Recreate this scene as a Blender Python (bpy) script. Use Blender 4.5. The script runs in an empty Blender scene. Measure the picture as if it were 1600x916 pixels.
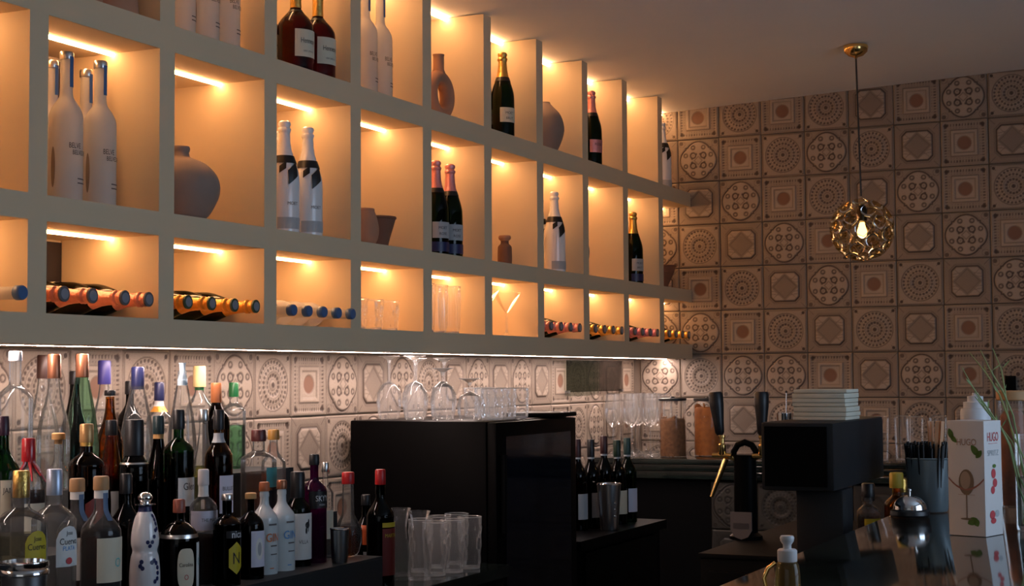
import bpy, math, random
import numpy as np
from mathutils import Matrix, Vector
random.seed(7)
PI = math.pi
S = bpy.context.scene
COL = S.collection

# ------------------------------------------------------------------ camera
EYE = 1.45
yaw, pitch, roll = 0.43734, 0.05328, -0.00641
fw = Vector((-math.sin(yaw)*math.cos(pitch), math.cos(yaw)*math.cos(pitch), math.sin(pitch)))
rt0 = Vector((math.cos(yaw), math.sin(yaw), 0)); up0 = rt0.cross(fw)
rt = math.cos(roll)*rt0 + math.sin(roll)*up0
up = -math.sin(roll)*rt0 + math.cos(roll)*up0
cam_d = bpy.data.cameras.new('camera'); cam_d.sensor_width = 36; cam_d.lens = 2422.5*36/1600
cam_d.clip_start = .05
cam = bpy.data.objects.new('camera', cam_d); COL.objects.link(cam)
M4 = Matrix((rt, up, -fw)).transposed().to_4x4(); M4.translation = (0, 0, EYE)
cam.matrix_world = M4
S.camera = cam

# ------------------------------------------------------------------ world, daylight, exposure
w = bpy.data.worlds.new('overcast'); S.world = w; w.use_nodes = True
w.node_tree.nodes['Background'].inputs[0].default_value = (.62, .74, .9, 1)
w.node_tree.nodes['Background'].inputs[1].default_value = 0.3
def area(name, loc, rot, sx, sy, power, col):
    l = bpy.data.lights.new(name, 'AREA'); l.shape = 'RECTANGLE'; l.size = sx; l.size_y = sy
    l.energy = power; l.color = col
    o = bpy.data.objects.new(name, l); COL.objects.link(o); o.location = loc; o.rotation_euler = rot
    return o
# daylight coming in at the two window openings (right side wall, and street front behind the camera)
area('daylight_side', (1.72, 3.1, 1.78), (0, PI/2, 0), 1.3, 1.9, 28, (.58, .755, 1))
area('daylight_front', (0.2, -2.42, 1.7), (-PI/2, 0, PI), 3.0, 1.5, 5, (1, .92, .80))
S.view_settings.view_transform = 'Standard'; S.view_settings.look = 'None'
S.view_settings.exposure = 0.0; S.view_settings.gamma = 1.0; S.view_settings.use_curve_mapping = False
S.cycles.transparent_max_bounces = 40
S.cycles.max_bounces = 14
S.cycles.glossy_bounces = 8
S.cycles.transmission_bounces = 12
S.cycles.use_denoising = True

# ------------------------------------------------------------------ materials
MATS = {}
def nodes_of(name):
    m = bpy.data.materials.new(name); m.use_nodes = True
    nt = m.node_tree
    for n in list(nt.nodes): nt.nodes.remove(n)
    out = nt.nodes.new('ShaderNodeOutputMaterial')
    return m, nt, out
def mat(name, col, rough=.5, metal=0., spec=.5, var=.12, scale=14., bump=0., coat=0., trans=0., sub=0.):
    if name in MATS: return MATS[name]
    m, nt, out = nodes_of(name)
    b = nt.nodes.new('ShaderNodeBsdfPrincipled')
    tc = nt.nodes.new('ShaderNodeTexCoord')
    nz = nt.nodes.new('ShaderNodeTexNoise'); nz.inputs['Scale'].default_value = scale; nz.inputs['Detail'].default_value = 3
    nt.links.new(tc.outputs['Object'], nz.inputs['Vector'])
    rp = nt.nodes.new('ShaderNodeMix'); rp.data_type = 'RGBA'
    rp.inputs[6].default_value = (*[c*(1-var) for c in col], 1); rp.inputs[7].default_value = (*[min(1, c*(1+var)) for c in col], 1)
    nt.links.new(nz.outputs['Fac'], rp.inputs[0]); nt.links.new(rp.outputs[2], b.inputs['Base Color'])
    b.inputs['Roughness'].default_value = rough; b.inputs['Metallic'].default_value = metal
    b.inputs['Specular IOR Level'].default_value = spec
    b.inputs['Coat Weight'].default_value = coat; b.inputs['Coat Roughness'].default_value = .05
    b.inputs['Transmission Weight'].default_value = trans
    if bump:
        bp = nt.nodes.new('ShaderNodeBump'); bp.inputs['Strength'].default_value = bump; bp.inputs['Distance'].default_value = .004
        nt.links.new(nz.outputs['Fac'], bp.inputs['Height']); nt.links.new(bp.outputs[0], b.inputs['Normal'])
    nt.links.new(b.outputs[0], out.inputs[0]); MATS[name] = m
    return m
def glass(name, tint, rough=.02, gloss=1.0, milk=0., milkcol=(.8, .8, .8), fres=.8):
    """thin-walled glass: tinted pass-through plus a Fresnel mirror coat"""
    if name in MATS: return MATS[name]
    m, nt, out = nodes_of(name)
    tr = nt.nodes.new('ShaderNodeBsdfTransparent'); tr.inputs[0].default_value = (*tint, 1)
    gl = nt.nodes.new('ShaderNodeBsdfGlossy'); gl.inputs['Roughness'].default_value = rough
    gl.inputs[0].default_value = (gloss, gloss, gloss, 1)
    fr = nt.nodes.new('ShaderNodeLayerWeight'); fr.inputs[0].default_value = .25
    tc = nt.nodes.new('ShaderNodeTexCoord'); nz = nt.nodes.new('ShaderNodeTexNoise'); nz.inputs['Scale'].default_value = 30
    nt.links.new(tc.outputs['Object'], nz.inputs['Vector'])
    bp = nt.nodes.new('ShaderNodeBump'); bp.inputs['Strength'].default_value = .05; bp.inputs['Distance'].default_value = .002
    nt.links.new(nz.outputs['Fac'], bp.inputs['Height']); nt.links.new(bp.outputs[0], gl.inputs['Normal'])
    mu = nt.nodes.new('ShaderNodeMath'); mu.operation = 'MULTIPLY'; mu.inputs[1].default_value = fres; nt.links.new(fr.outputs['Fresnel'], mu.inputs[0])
    mx = nt.nodes.new('ShaderNodeMixShader'); nt.links.new(mu.outputs[0], mx.inputs[0])
    src = tr
    if milk:
        df = nt.nodes.new('ShaderNodeBsdfDiffuse'); df.inputs[0].default_value = (*milkcol, 1)
        tl = nt.nodes.new('ShaderNodeBsdfTranslucent'); tl.inputs[0].default_value = (*milkcol, 1)
        m1 = nt.nodes.new('ShaderNodeMixShader'); m1.inputs[0].default_value = .45
        nt.links.new(df.outputs[0], m1.inputs[1]); nt.links.new(tl.outputs[0], m1.inputs[2])
        m2 = nt.nodes.new('ShaderNodeMixShader'); m2.inputs[0].default_value = milk
        nt.links.new(tr.outputs[0], m2.inputs[1]); nt.links.new(m1.outputs[0], m2.inputs[2]); src = m2
    nt.links.new(src.outputs[0], mx.inputs[1]); nt.links.new(gl.outputs[0], mx.inputs[2])
    nt.links.new(mx.outputs[0], out.inputs[0]); MATS[name] = m
    return m
def emit(name, col, s):
    if name in MATS: return MATS[name]
    m, nt, out = nodes_of(name)
    e = nt.nodes.new('ShaderNodeEmission'); e.inputs[0].default_value = (*col, 1); e.inputs[1].default_value = s
    nt.links.new(e.outputs[0], out.inputs[0]); MATS[name] = m
    return m
def tile_mat():
    m, nt, out = nodes_of('relief_tile')
    b = nt.nodes.new('ShaderNodeBsdfPrincipled'); b.inputs['Roughness'].default_value = .55
    at = nt.nodes.new('ShaderNodeAttribute'); at.attribute_name = 'ink'
    tc = nt.nodes.new('ShaderNodeTexCoord'); oi = nt.nodes.new('ShaderNodeObjectInfo')
    nz = nt.nodes.new('ShaderNodeTexNoise'); nz.inputs['Scale'].default_value = 55; nz.inputs['Detail'].default_value = 4
    ad = nt.nodes.new('ShaderNodeVectorMath'); ad.operation = 'ADD'
    nt.links.new(tc.outputs['Object'], ad.inputs[0]); nt.links.new(oi.outputs['Location'], ad.inputs[1]); nt.links.new(ad.outputs[0], nz.inputs['Vector'])
    c1 = nt.nodes.new('ShaderNodeMix'); c1.data_type = 'RGBA'
    c1.inputs[6].default_value = (.31, .24, .18, 1); c1.inputs[7].default_value = (.46, .375, .30, 1)
    nt.links.new(nz.outputs['Fac'], c1.inputs[0])
    sp = nt.nodes.new('ShaderNodeSeparateColor'); nt.links.new(at.outputs['Color'], sp.inputs[0])
    c2 = nt.nodes.new('ShaderNodeMix'); c2.data_type = 'RGBA'; c2.inputs[7].default_value = (.055, .033, .024, 1)
    nt.links.new(sp.outputs[0], c2.inputs[0]); nt.links.new(c1.outputs[2], c2.inputs[6])
    c3 = nt.nodes.new('ShaderNodeMix'); c3.data_type = 'RGBA'; c3.inputs[7].default_value = (.21, .105, .065, 1)
    nt.links.new(sp.outputs[1], c3.inputs[0]); nt.links.new(c2.outputs[2], c3.inputs[6])
    nt.links.new(c3.outputs[2], b.inputs['Base Color']); nt.links.new(b.outputs[0], out.inputs[0])
    return m
def marble_mat():
    m, nt, out = nodes_of('dark_green_marble')
    b = nt.nodes.new('ShaderNodeBsdfPrincipled'); b.inputs['Roughness'].default_value = .06
    tc = nt.nodes.new('ShaderNodeTexCoord'); nz = nt.nodes.new('ShaderNodeTexNoise'); nz.inputs['Scale'].default_value = 5; nz.inputs['Detail'].default_value = 8; nz.inputs['Distortion'].default_value = 1.5
    nt.links.new(tc.outputs['Object'], nz.inputs['Vector'])
    cr = nt.nodes.new('ShaderNodeValToRGB'); cr.color_ramp.elements[0].position = .4; cr.color_ramp.elements[0].color = (.008, .012, .011, 1)
    cr.color_ramp.elements[1].position = .75; cr.color_ramp.elements[1].color = (.020, .030, .026, 1)
    nt.links.new(nz.outputs['Fac'], cr.inputs[0]); nt.links.new(cr.outputs[0], b.inputs['Base Color'])
    b.inputs['Specular IOR Level'].default_value = .8
    nt.links.new(b.outputs[0], out.inputs[0]); return m

PAINT = mat('greige_paint', (.68, .535, .35), .7, var=.03, scale=3)
CEIL = mat('ceiling_plaster', (.88, .90, .91), .85, var=.02, scale=2)
WALLP = mat('plain_plaster', (.42, .42, .42), .85, var=.05, scale=2)
GROUT = mat('grout', (.30, .235, .185), .85)
FLOOR = mat('light_bounce_floor', (.42, .44, .46), .5)  # unseen floor; pale bluish tone picked to bounce light up to the ceiling
TILE = tile_mat(); MARBLE = marble_mat()
BLACK = mat('black_lacquer', (.0016, .0015, .0018), .4, spec=.06)
BLACKM = mat('black_matte', (.003, .003, .0035), .65, spec=.08)
CHAR = mat('charcoal_riser', (.028, .03, .032), .55, spec=.3)
DARKPANEL = mat('dark_brown_panel', (.02, .012, .01), .7)
LED = emit('led_warm', (1, .51, .22), 37)
LEDP = emit('led_pink_white', (1, .76, .68), 125)
CLEAR = glass('clear_glass', (.985, .99, .99), fres=.55, milk=.02, milkcol=(.85, .86, .88))
CLEARW = glass('clear_glass_greyish', (.975, .98, .98), fres=.6, milk=.04, milkcol=(.84, .85, .88))
CLEARB = glass('clear_bottle_glass', (.955, .965, .96), fres=.9, milk=.055, milkcol=(.78, .80, .80))
CRYSTAL = glass('cut_crystal', (.96, .965, .965), fres=.8, milk=.13, milkcol=(.9, .88, .86))
BOWLB = glass('bright_bowl_glass', (.965, .97, .97), fres=.75, milk=.085, milkcol=(.88, .88, .9))  # clear glass whitened in colour, imitating light caught in the bowls
FOOT = glass('bright_glass_foot', (.95, .96, .96), milk=.34, milkcol=(.9, .9, .9))  # whitish body stands in for LED light on clear feet, bases and rims
FROST = glass('frosted_glass', (.9, .9, .9), rough=.35, gloss=.5, milk=.78, milkcol=(.86, .83, .78))
GREEN = glass('green_glass', (.06, .22, .07))
DKGREEN = glass('dark_green_glass', (.03, .085, .025))
BROWN = glass('brown_glass', (.22, .07, .025))
DKBROWN = glass('dark_brown_glass', (.06, .022, .014))
COGNAC = glass('cognac_glass', (.20, .028, .010))
AMBER = glass('amber_glass', (.75, .42, .12))
TEAL = glass('pale_green_glass', (.55, .80, .66))
OLIVE = glass('olive_glass', (.55, .56, .38))
PURPLE = glass('purple_glass', (.22, .015, .17), milk=.25, milkcol=(.10, .008, .08))
BLACKG = glass('black_glass', (.02, .02, .022))
LIQ_AMBER = glass('amber_spirit', (.72, .36, .10), rough=.1, gloss=.2)
LIQ_BROWN = glass('brown_spirit', (.36, .12, .03), rough=.1, gloss=.2)
LIQ_GREEN = glass('green_liqueur', (.40, .72, .50), rough=.1, gloss=.2)
LIQ_YEL = glass('yellow_green_spirit', (.72, .72, .20), rough=.1, gloss=.2)
PEARL = mat('white_glazed_bottle', (.80, .79, .80), .25, coat=.4, var=.03)
GINW = mat('milky_gin_bottle', (.62, .68, .70), .2, coat=.5, var=.03)
CERAM = mat('white_ceramic', (.74, .74, .76), .18, coat=.5, var=.03)
NAVY = mat('navy_paint', (.012, .018, .09), .4)
SILVER = mat('silver_cap', (.72, .70, .68), .28, 1.)
CHROME = mat('chrome', (.80, .80, .80), .12, 1.)
STEEL = mat('brushed_steel', (.42, .43, .45), .3, 1.)
GOLD = mat('gold_foil', (.78, .50, .14), .32, 1., bump=.5, scale=120)
BRASS = mat('polished_brass', (.85, .56, .20), .18, 1.)
COPPER = mat('copper_cap', (.34, .14, .075), .35, .7)
ROSE = mat('rose_foil', (.80, .33, .26), .36, .55, bump=.5, scale=120)
PINKF = mat('pink_foil', (.72, .30, .30), .4, .5, bump=.4, scale=120)
ORANGEF = mat('orange_foil', (.78, .36, .06), .36, .55, bump=.5, scale=120)
RED = mat('red_cap', (.46, .012, .014), .35)
WAX = mat('red_wax', (.42, .006, .012), .3, coat=.4)
ORANGE = mat('orange_label', (.62, .10, .02), .5)
BLUECAP = mat('blue_cap', (.05, .13, .30), .35)
PALEBLUE = mat('pale_blue_cap', (.30, .45, .66), .4)
INDIGO = mat('indigo_cap', (.035, .03, .16), .4)
BLACKCAP = mat('black_cap', (.008, .008, .010), .4)
GREENCAP = mat('green_cap', (.01, .11, .03), .35)
CREAMCAP = mat('cream_cap', (.80, .62, .28), .4)
CORK = mat('cork', (.48, .27, .10), .8, scale=60, var=.3)
WOOD = mat('light_wood', (.45, .25, .11), .6, scale=30, var=.25)
WOODST = mat('pale_stick_wood', (.62, .33, .17), .6)
PAPER = mat('white_label', (.74, .74, .72), .6, var=.04)
PAPERC = mat('cream_label', (.66, .60, .46), .6, var=.06)
PAPERG = mat('grey_label', (.40, .42, .44), .6, var=.08)
PAPERL = mat('lavender_label', (.66, .66, .78), .6, var=.04)
YELLOW = mat('yellow_label', (.50, .40, .02), .55)
TEALL = mat('teal_label', (.05, .26, .27), .55)
TEALP = mat('teal_print', (.16, .52, .52), .55)
INK = mat('black_print', (.012, .012, .014), .6)
INKG = mat('grey_print', (.12, .11, .11), .6)
INKR = mat('red_print', (.50, .05, .06), .6)
INKO = mat('orange_print', (.75, .20, .05), .6)
INKB = mat('blue_print', (.08, .30, .65), .6)
INKW = mat('white_print', (.7, .7, .72), .6)
INKGR = mat('leaf_green_print', (.07, .16, .02), .6)
TERRA = mat('terracotta', (.42, .215, .13), .8, var=.1, scale=25, bump=.1)
TERRAD = mat('dark_terracotta', (.17, .085, .055), .8, var=.1, scale=25, bump=.1)
TAUPE = mat('taupe_ceramic', (.27, .20, .165), .75, var=.08, scale=20)
LEAF = mat('pale_plant_stem', (.24, .34, .14), .55)

# ------------------------------------------------------------------ helpers
def link(o):
    COL.objects.link(o); return o
def meshdata(name, verts, faces, m, smooth=True, angle=38):
    me = bpy.data.meshes.new(name)
    me.from_pydata([tuple(v) for v in verts], [], faces)
    if m: me.materials.append(m)
    if smooth:
        for p in me.polygons: p.use_smooth = True
        me.set_sharp_from_angle(angle=math.radians(angle))
    me.update(); return me
def mobj(name, verts, faces, m, parent=None, loc=(0, 0, 0), rot=(0, 0, 0), smooth=True, angle=38):
    o = bpy.data.objects.new(name, meshdata(name, verts, faces, m, smooth, angle)); link(o)
    o.location = loc; o.rotation_euler = rot
    if parent: o.parent = parent
    return o
def tag(o, label, cat, group=None):
    o['label'] = label; o['category'] = cat
    if group: o['group'] = group
    return o
def thing(name, label, cat, loc=(0, 0, 0), rot=(0, 0, 0), group=None):
    o = bpy.data.objects.new(name, None); link(o); o.location = loc; o.rotation_euler = rot
    o.empty_display_size = .05
    return tag(o, label, cat, group)
def boxgeo(x0, x1, y0, y1, z0, z1, bev=0.):
    if not bev:
        v = [(x, y, z) for z in (z0, z1) for y in (y0, y1) for x in (x0, x1)]
        f = [(0, 2, 3, 1), (4, 5, 7, 6), (0, 1, 5, 4), (2, 6, 7, 3), (0, 4, 6, 2), (1, 3, 7, 5)]
        return v, f
    import bmesh
    bm = bmesh.new(); v, f = boxgeo(x0, x1, y0, y1, z0, z1)
    bv = [bm.verts.new(p) for p in v]
    for q in f: bm.faces.new([bv[i] for i in q])
    bmesh.ops.bevel(bm, geom=bm.edges[:], offset=bev, segments=2, affect='EDGES', profile=.6)
    bm.verts.index_update()
    v = [tuple(p.co) for p in bm.verts]; f = [tuple(p.index for p in q.verts) for q in bm.faces]; bm.free()
    return v, f
def box(name, x0, x1, y0, y1, z0, z1, m, parent=None, bev=0., loc=(0, 0, 0), rot=(0, 0, 0)):
    v, f = boxgeo(x0, x1, y0, y1, z0, z1, bev)
    return mobj(name, v, f, m, parent, loc, rot, smooth=bool(bev), angle=30)
def lathegeo(prof, seg=24, cap0=True, cap1=True, mod=None):
    v, f = [], []
    for (r, z) in prof:
        for k in range(seg):
            a = 2*PI*k/seg
            rr = r if mod is None else mod(r, z, a)
            v.append((rr*math.cos(a), rr*math.sin(a), z))
    n = len(prof)
    for i in range(n-1):
        for k in range(seg):
            k2 = (k+1) % seg
            f.append((i*seg+k, i*seg+k2, (i+1)*seg+k2, (i+1)*seg+k))
    if cap0: f.append(tuple(range(seg-1, -1, -1)))
    if cap1: f.append(tuple((n-1)*seg+k for k in range(seg)))
    return v, f
def lathe(name, prof, m, parent=None, seg=24, cap0=True, cap1=True, loc=(0, 0, 0), rot=(0, 0, 0), mod=None, angle=38):
    v, f = lathegeo(prof, seg, cap0, cap1, mod)
    return mobj(name, v, f, m, parent, loc, rot, angle=angle)
def tubegeo(pts, r, seg=10):
    pts = [Vector(p) for p in pts]; v, f = [], []
    rs = r if isinstance(r, (list, tuple)) else [r]*len(pts)
    pu = None
    for i, p in enumerate(pts):
        t = (pts[min(i+1, len(pts)-1)]-pts[max(i-1, 0)]).normalized()
        if pu is None:
            pu = t.orthogonal().normalized()
        pu = (pu - t*pu.dot(t)).normalized(); pv = t.cross(pu)
        for k in range(seg):
            a = 2*PI*k/seg; q = p+(pu*math.cos(a)+pv*math.sin(a))*rs[i]; v.append(tuple(q))
    for i in range(len(pts)-1):
        for k in range(seg):
            k2 = (k+1) % seg; f.append((i*seg+k, i*seg+k2, (i+1)*seg+k2, (i+1)*seg+k))
    f.append(tuple(range(seg-1, -1, -1))); f.append(tuple((len(pts)-1)*seg+k for k in range(seg)))
    return v, f
def tube(name, pts, r, m, parent=None, seg=10, loc=(0, 0, 0), rot=(0, 0, 0)):
    v, f = tubegeo(pts, r, seg); return mobj(name, v, f, m, parent, loc, rot)
def rad(prof, z):
    for (r0, z0), (r1, z1) in zip(prof[:-1], prof[1:]):
        if min(z0, z1)-1e-9 <= z <= max(z0, z1)+1e-9 and abs(z1-z0) > 1e-9:
            return r0+(r1-r0)*(z-z0)/(z1-z0)
    return prof[-1][0] if z > prof[-1][1] else prof[0][0]
def spline(keys, n=5):
    """smooth a coarse (r,z) profile with Catmull-Rom"""
    out = []
    for i in range(len(keys)-1):
        p0 = keys[max(i-1, 0)]; p1 = keys[i]; p2 = keys[i+1]; p3 = keys[min(i+2, len(keys)-1)]
        for k in range(n):
            t = k/n
            out.append(tuple(max(.0005, .5*((2*p1[j])+(-p0[j]+p2[j])*t+(2*p0[j]-5*p1[j]+4*p2[j]-p3[j])*t*t+(-p0[j]+3*p1[j]-3*p2[j]+p3[j])*t**3)) if j == 0 else
                       .5*((2*p1[j])+(-p0[j]+p2[j])*t+(2*p0[j]-5*p1[j]+4*p2[j]-p3[j])*t*t+(-p0[j]+3*p1[j]-3*p2[j]+p3[j])*t**3) for j in (0, 1)))
    out.append(keys[-1]); return out

# lettering: every string is turned into a flat mesh once, then bent or laid on its label
WORDS = ['BELVE', 'DERE', 'BELVEDERE', 'Hennessy', 'VERY SPECIAL', 'MOET', 'CHANDON', 'ICE', 'GIN', 'SKYY', 'VODKA', 'JAMESON', 'Jose', 'Cuervo', 'ESPECIAL', 'PLATA',
         'THE MAC', 'nica', 'N', 'Glen', 'BULLEIT', 'VILLA', 'Carolina', 'HUGO', 'SPRITZ', 'BRUT', 'ROSE', 'O', 'MARTINI', 'VIN']
TXT = {}
def make_words():
    obs = []
    for t in WORDS:
        cu = bpy.data.curves.new('t', 'FONT'); cu.body = t; cu.size = 1; cu.align_x = 'CENTER'; cu.align_y = 'CENTER'; cu.resolution_u = 3
        o = bpy.data.objects.new('t', cu); link(o); obs.append((t, o))
    bpy.context.view_layer.update(); dg = bpy.context.evaluated_depsgraph_get()
    for t, o in obs:
        e = o.evaluated_get(dg); me = e.to_mesh()
        vs = [tuple(v.co) for v in me.vertices]; fs = [tuple(p.vertices) for p in me.polygons]
        xs = [v[0] for v in vs]; ys = [v[1] for v in vs]
        cx, cy = (min(xs)+max(xs))/2, (min(ys)+max(ys))/2
        TXT[t] = ([(v[0]-cx, v[1]-cy) for v in vs], fs, max(xs)-min(xs), max(ys)-min(ys)); e.to_mesh_clear()
    for t, o in obs:
        cu = o.data; bpy.data.objects.remove(o); bpy.data.curves.remove(cu)
make_words()
def text_wrap(word, prof, ang, zc, width, m, parent, off=.0020, stretch=1.):
    vs, fs, W, H = TXT[word]; s = width/W; v = []
    for x, y in vs:
        z = zc+y*s*stretch; r = rad(prof, z)+off; a = ang+x*s/r
        v.append((r*math.cos(a), r*math.sin(a), z))
    return mobj('lettering', v, fs, m, parent, smooth=False)
def text_flat(word, origin, ux, uy, width, m, parent, stretch=1.):
    vs, fs, W, H = TXT[word]; s = width/W; o = Vector(origin); ux = Vector(ux); uy = Vector(uy)
    return mobj('lettering', [o+ux*(x*s)+uy*(y*s*stretch) for x, y in vs], fs, m, parent, smooth=False)
def shape_pts(kind, n=28):
    def dens(c, k=8): return [(c[i][0]+(c[(i+1) % len(c)][0]-c[i][0])*j/k, c[i][1]+(c[(i+1) % len(c)][1]-c[i][1])*j/k) for i in range(len(c)) for j in range(k)]
    if kind == 'rect': return dens([(-1, -1), (1, -1), (1, 1), (-1, 1)], 12)
    if kind == 'oval': return [(math.cos(2*PI*k/n), math.sin(2*PI*k/n)) for k in range(n)]
    if kind == 'pill': return [(math.copysign(abs(math.cos(2*PI*k/n))**.5, math.cos(2*PI*k/n)), math.copysign(abs(math.sin(2*PI*k/n))**.75, math.sin(2*PI*k/n))) for k in range(n)]
    if kind == 'arch': return [(-1, -1), (0, -1), (1, -1), (1, -.3), (1, .35), (.8, .7), (.45, .92), (0, 1), (-.45, .92), (-.8, .7), (-1, .35), (-1, -.3), (-1, -.7)]
    if kind == 'hex': return dens([(0, -1), (.9, -.55), (.9, .55), (0, 1), (-.9, .55), (-.9, -.55)], 5)
    if kind == 'slant': return dens([(-1, -1), (1, -.2), (1, 1), (-1, .2)], 8)
    if kind == 'old': return [(-1, -1), (-.33, -.75), (.33, -.5), (1, -.2), (1, .4), (1, 1), (.33, .75), (-.33, .5), (-1, .2), (-1, -.4)]
def patch(name, prof, ang, width, z0, z1, m, parent, shape='rect', off=.0013):
    """a label wrapped on a bottle: boundary shape filled by concentric rings so that it follows the curve"""
    P = shape_pts(shape); zc, hz = (z0+z1)/2, (z1-z0)/2; rings = 6; v, f = [], []
    def put(u, w_):
        z = zc+w_*hz; r = rad(prof, z)+off; a = ang+u*width/2/r; v.append((r*math.cos(a), r*math.sin(a), z))
    put(0, 0); n = len(P)
    for q in range(1, rings+1):
        for (u, w_) in P: put(u*q/rings, w_*q/rings)
    for k in range(n): f.append((0, 1+k, 1+(k+1) % n))
    for q in range(rings-1):
        for k in range(n):
            a0 = 1+q*n+k; a1 = 1+q*n+(k+1) % n; f.append((a0, a0+n, a1+n, a1))
    return mobj(name, v, f, m, parent)
def band(name, prof, z0, z1, m, parent, off=.0008, seg=24):
    n = 5; pr = [(rad(prof, z0+(z1-z0)*k/n)+off, z0+(z1-z0)*k/n) for k in range(n+1)]
    return lathe(name, pr, m, parent, seg, False, False)
def liquid(prof, zt, m, parent, seg=20, inset=.003):
    pr = [(max(.004, r-inset), z+.003) for r, z in prof if z < zt]
    pr.append((max(.004, rad(prof, zt)-inset), zt))
    return lathe('liquid', pr, m, parent, seg)

# ------------------------------------------------------------------ the room
def struct(o):
    o['kind'] = 'structure'; return o
XW, YB = -2.71, 7.21
struct(box('floor', XW-.2, 2.8, -2.8, YB+.2, -.1, 0, FLOOR))
def ceilz(x): return 2.742+.0395*(x+2.47)
v, f = boxgeo(XW-.2, 2.8, -2.8, YB+.2, 0, .1)
v = [(x, y, z+ceilz(x)) for x, y, z in v]
struct(mobj('ceiling', v, f, CEIL, smooth=False))
wall_left = struct(box('wall_left', XW-.2, XW-.012, -2.8, YB+.2, 0, 2.74, GROUT))
wall_back = struct(box('wall_back', XW-.01, 2.8, YB+.012, YB+.2, 0, 2.9, GROUT))
def wall_with_window(name, axis, pos, thick, a0, a1, b0, b1, h, win):
    """wall across the a-axis with an opening b0..b1 high between win[0] and win[1]; four blocks in one mesh"""
    V, F = [], []
    for (p, q, z0, z1) in ((a0, win[0], 0, h), (win[1], a1, 0, h), (win[0], win[1], 0, b0), (win[0], win[1], b1, h)):
        vv, ff = boxgeo(pos, pos+thick, p, q, z0, z1) if axis == 'x' else boxgeo(p, q, pos, pos+thick, z0, z1)
        F += [tuple(i+len(V) for i in g) for g in ff]; V += vv
    return struct(mobj(name, V, F, WALLP, smooth=False))
wall_with_window('wall_right', 'x', 1.8, .2, -2.8, YB, 1.05, 2.5, 2.95, (2.1, 4.1))
wall_with_window('wall_front', 'y', -2.7, .2, XW, 1.8, .7, 2.55, 2.95, (-1.6, 1.7))
FRAME = mat('window_frame_paint', (.12, .12, .12), .5)
def window(name, axis, pos, a0, a1, z0, z1):
    o = bpy.data.objects.new(name, None); link(o); struct(o)
    t = .05
    for (p, q, c, d) in ((a0, a0+t, z0, z1), (a1-t, a1, z0, z1), (a0, a1, z0, z0+t), (a0, a1, z1-t, z1), ((a0+a1)/2-.03, (a0+a1)/2+.03, z0, z1)):
        if axis == 'x': box('frame_bar', pos, pos+.06, p, q, c, d, FRAME, o)
        else: box('frame_bar', p, q, pos, pos+.06, c, d, FRAME, o)
window('window_1', 'x', 1.86, 2.1, 4.1, 1.05, 2.5)
window('window_2', 'y', -2.64, -1.6, 1.7, .7, 2.55)

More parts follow.
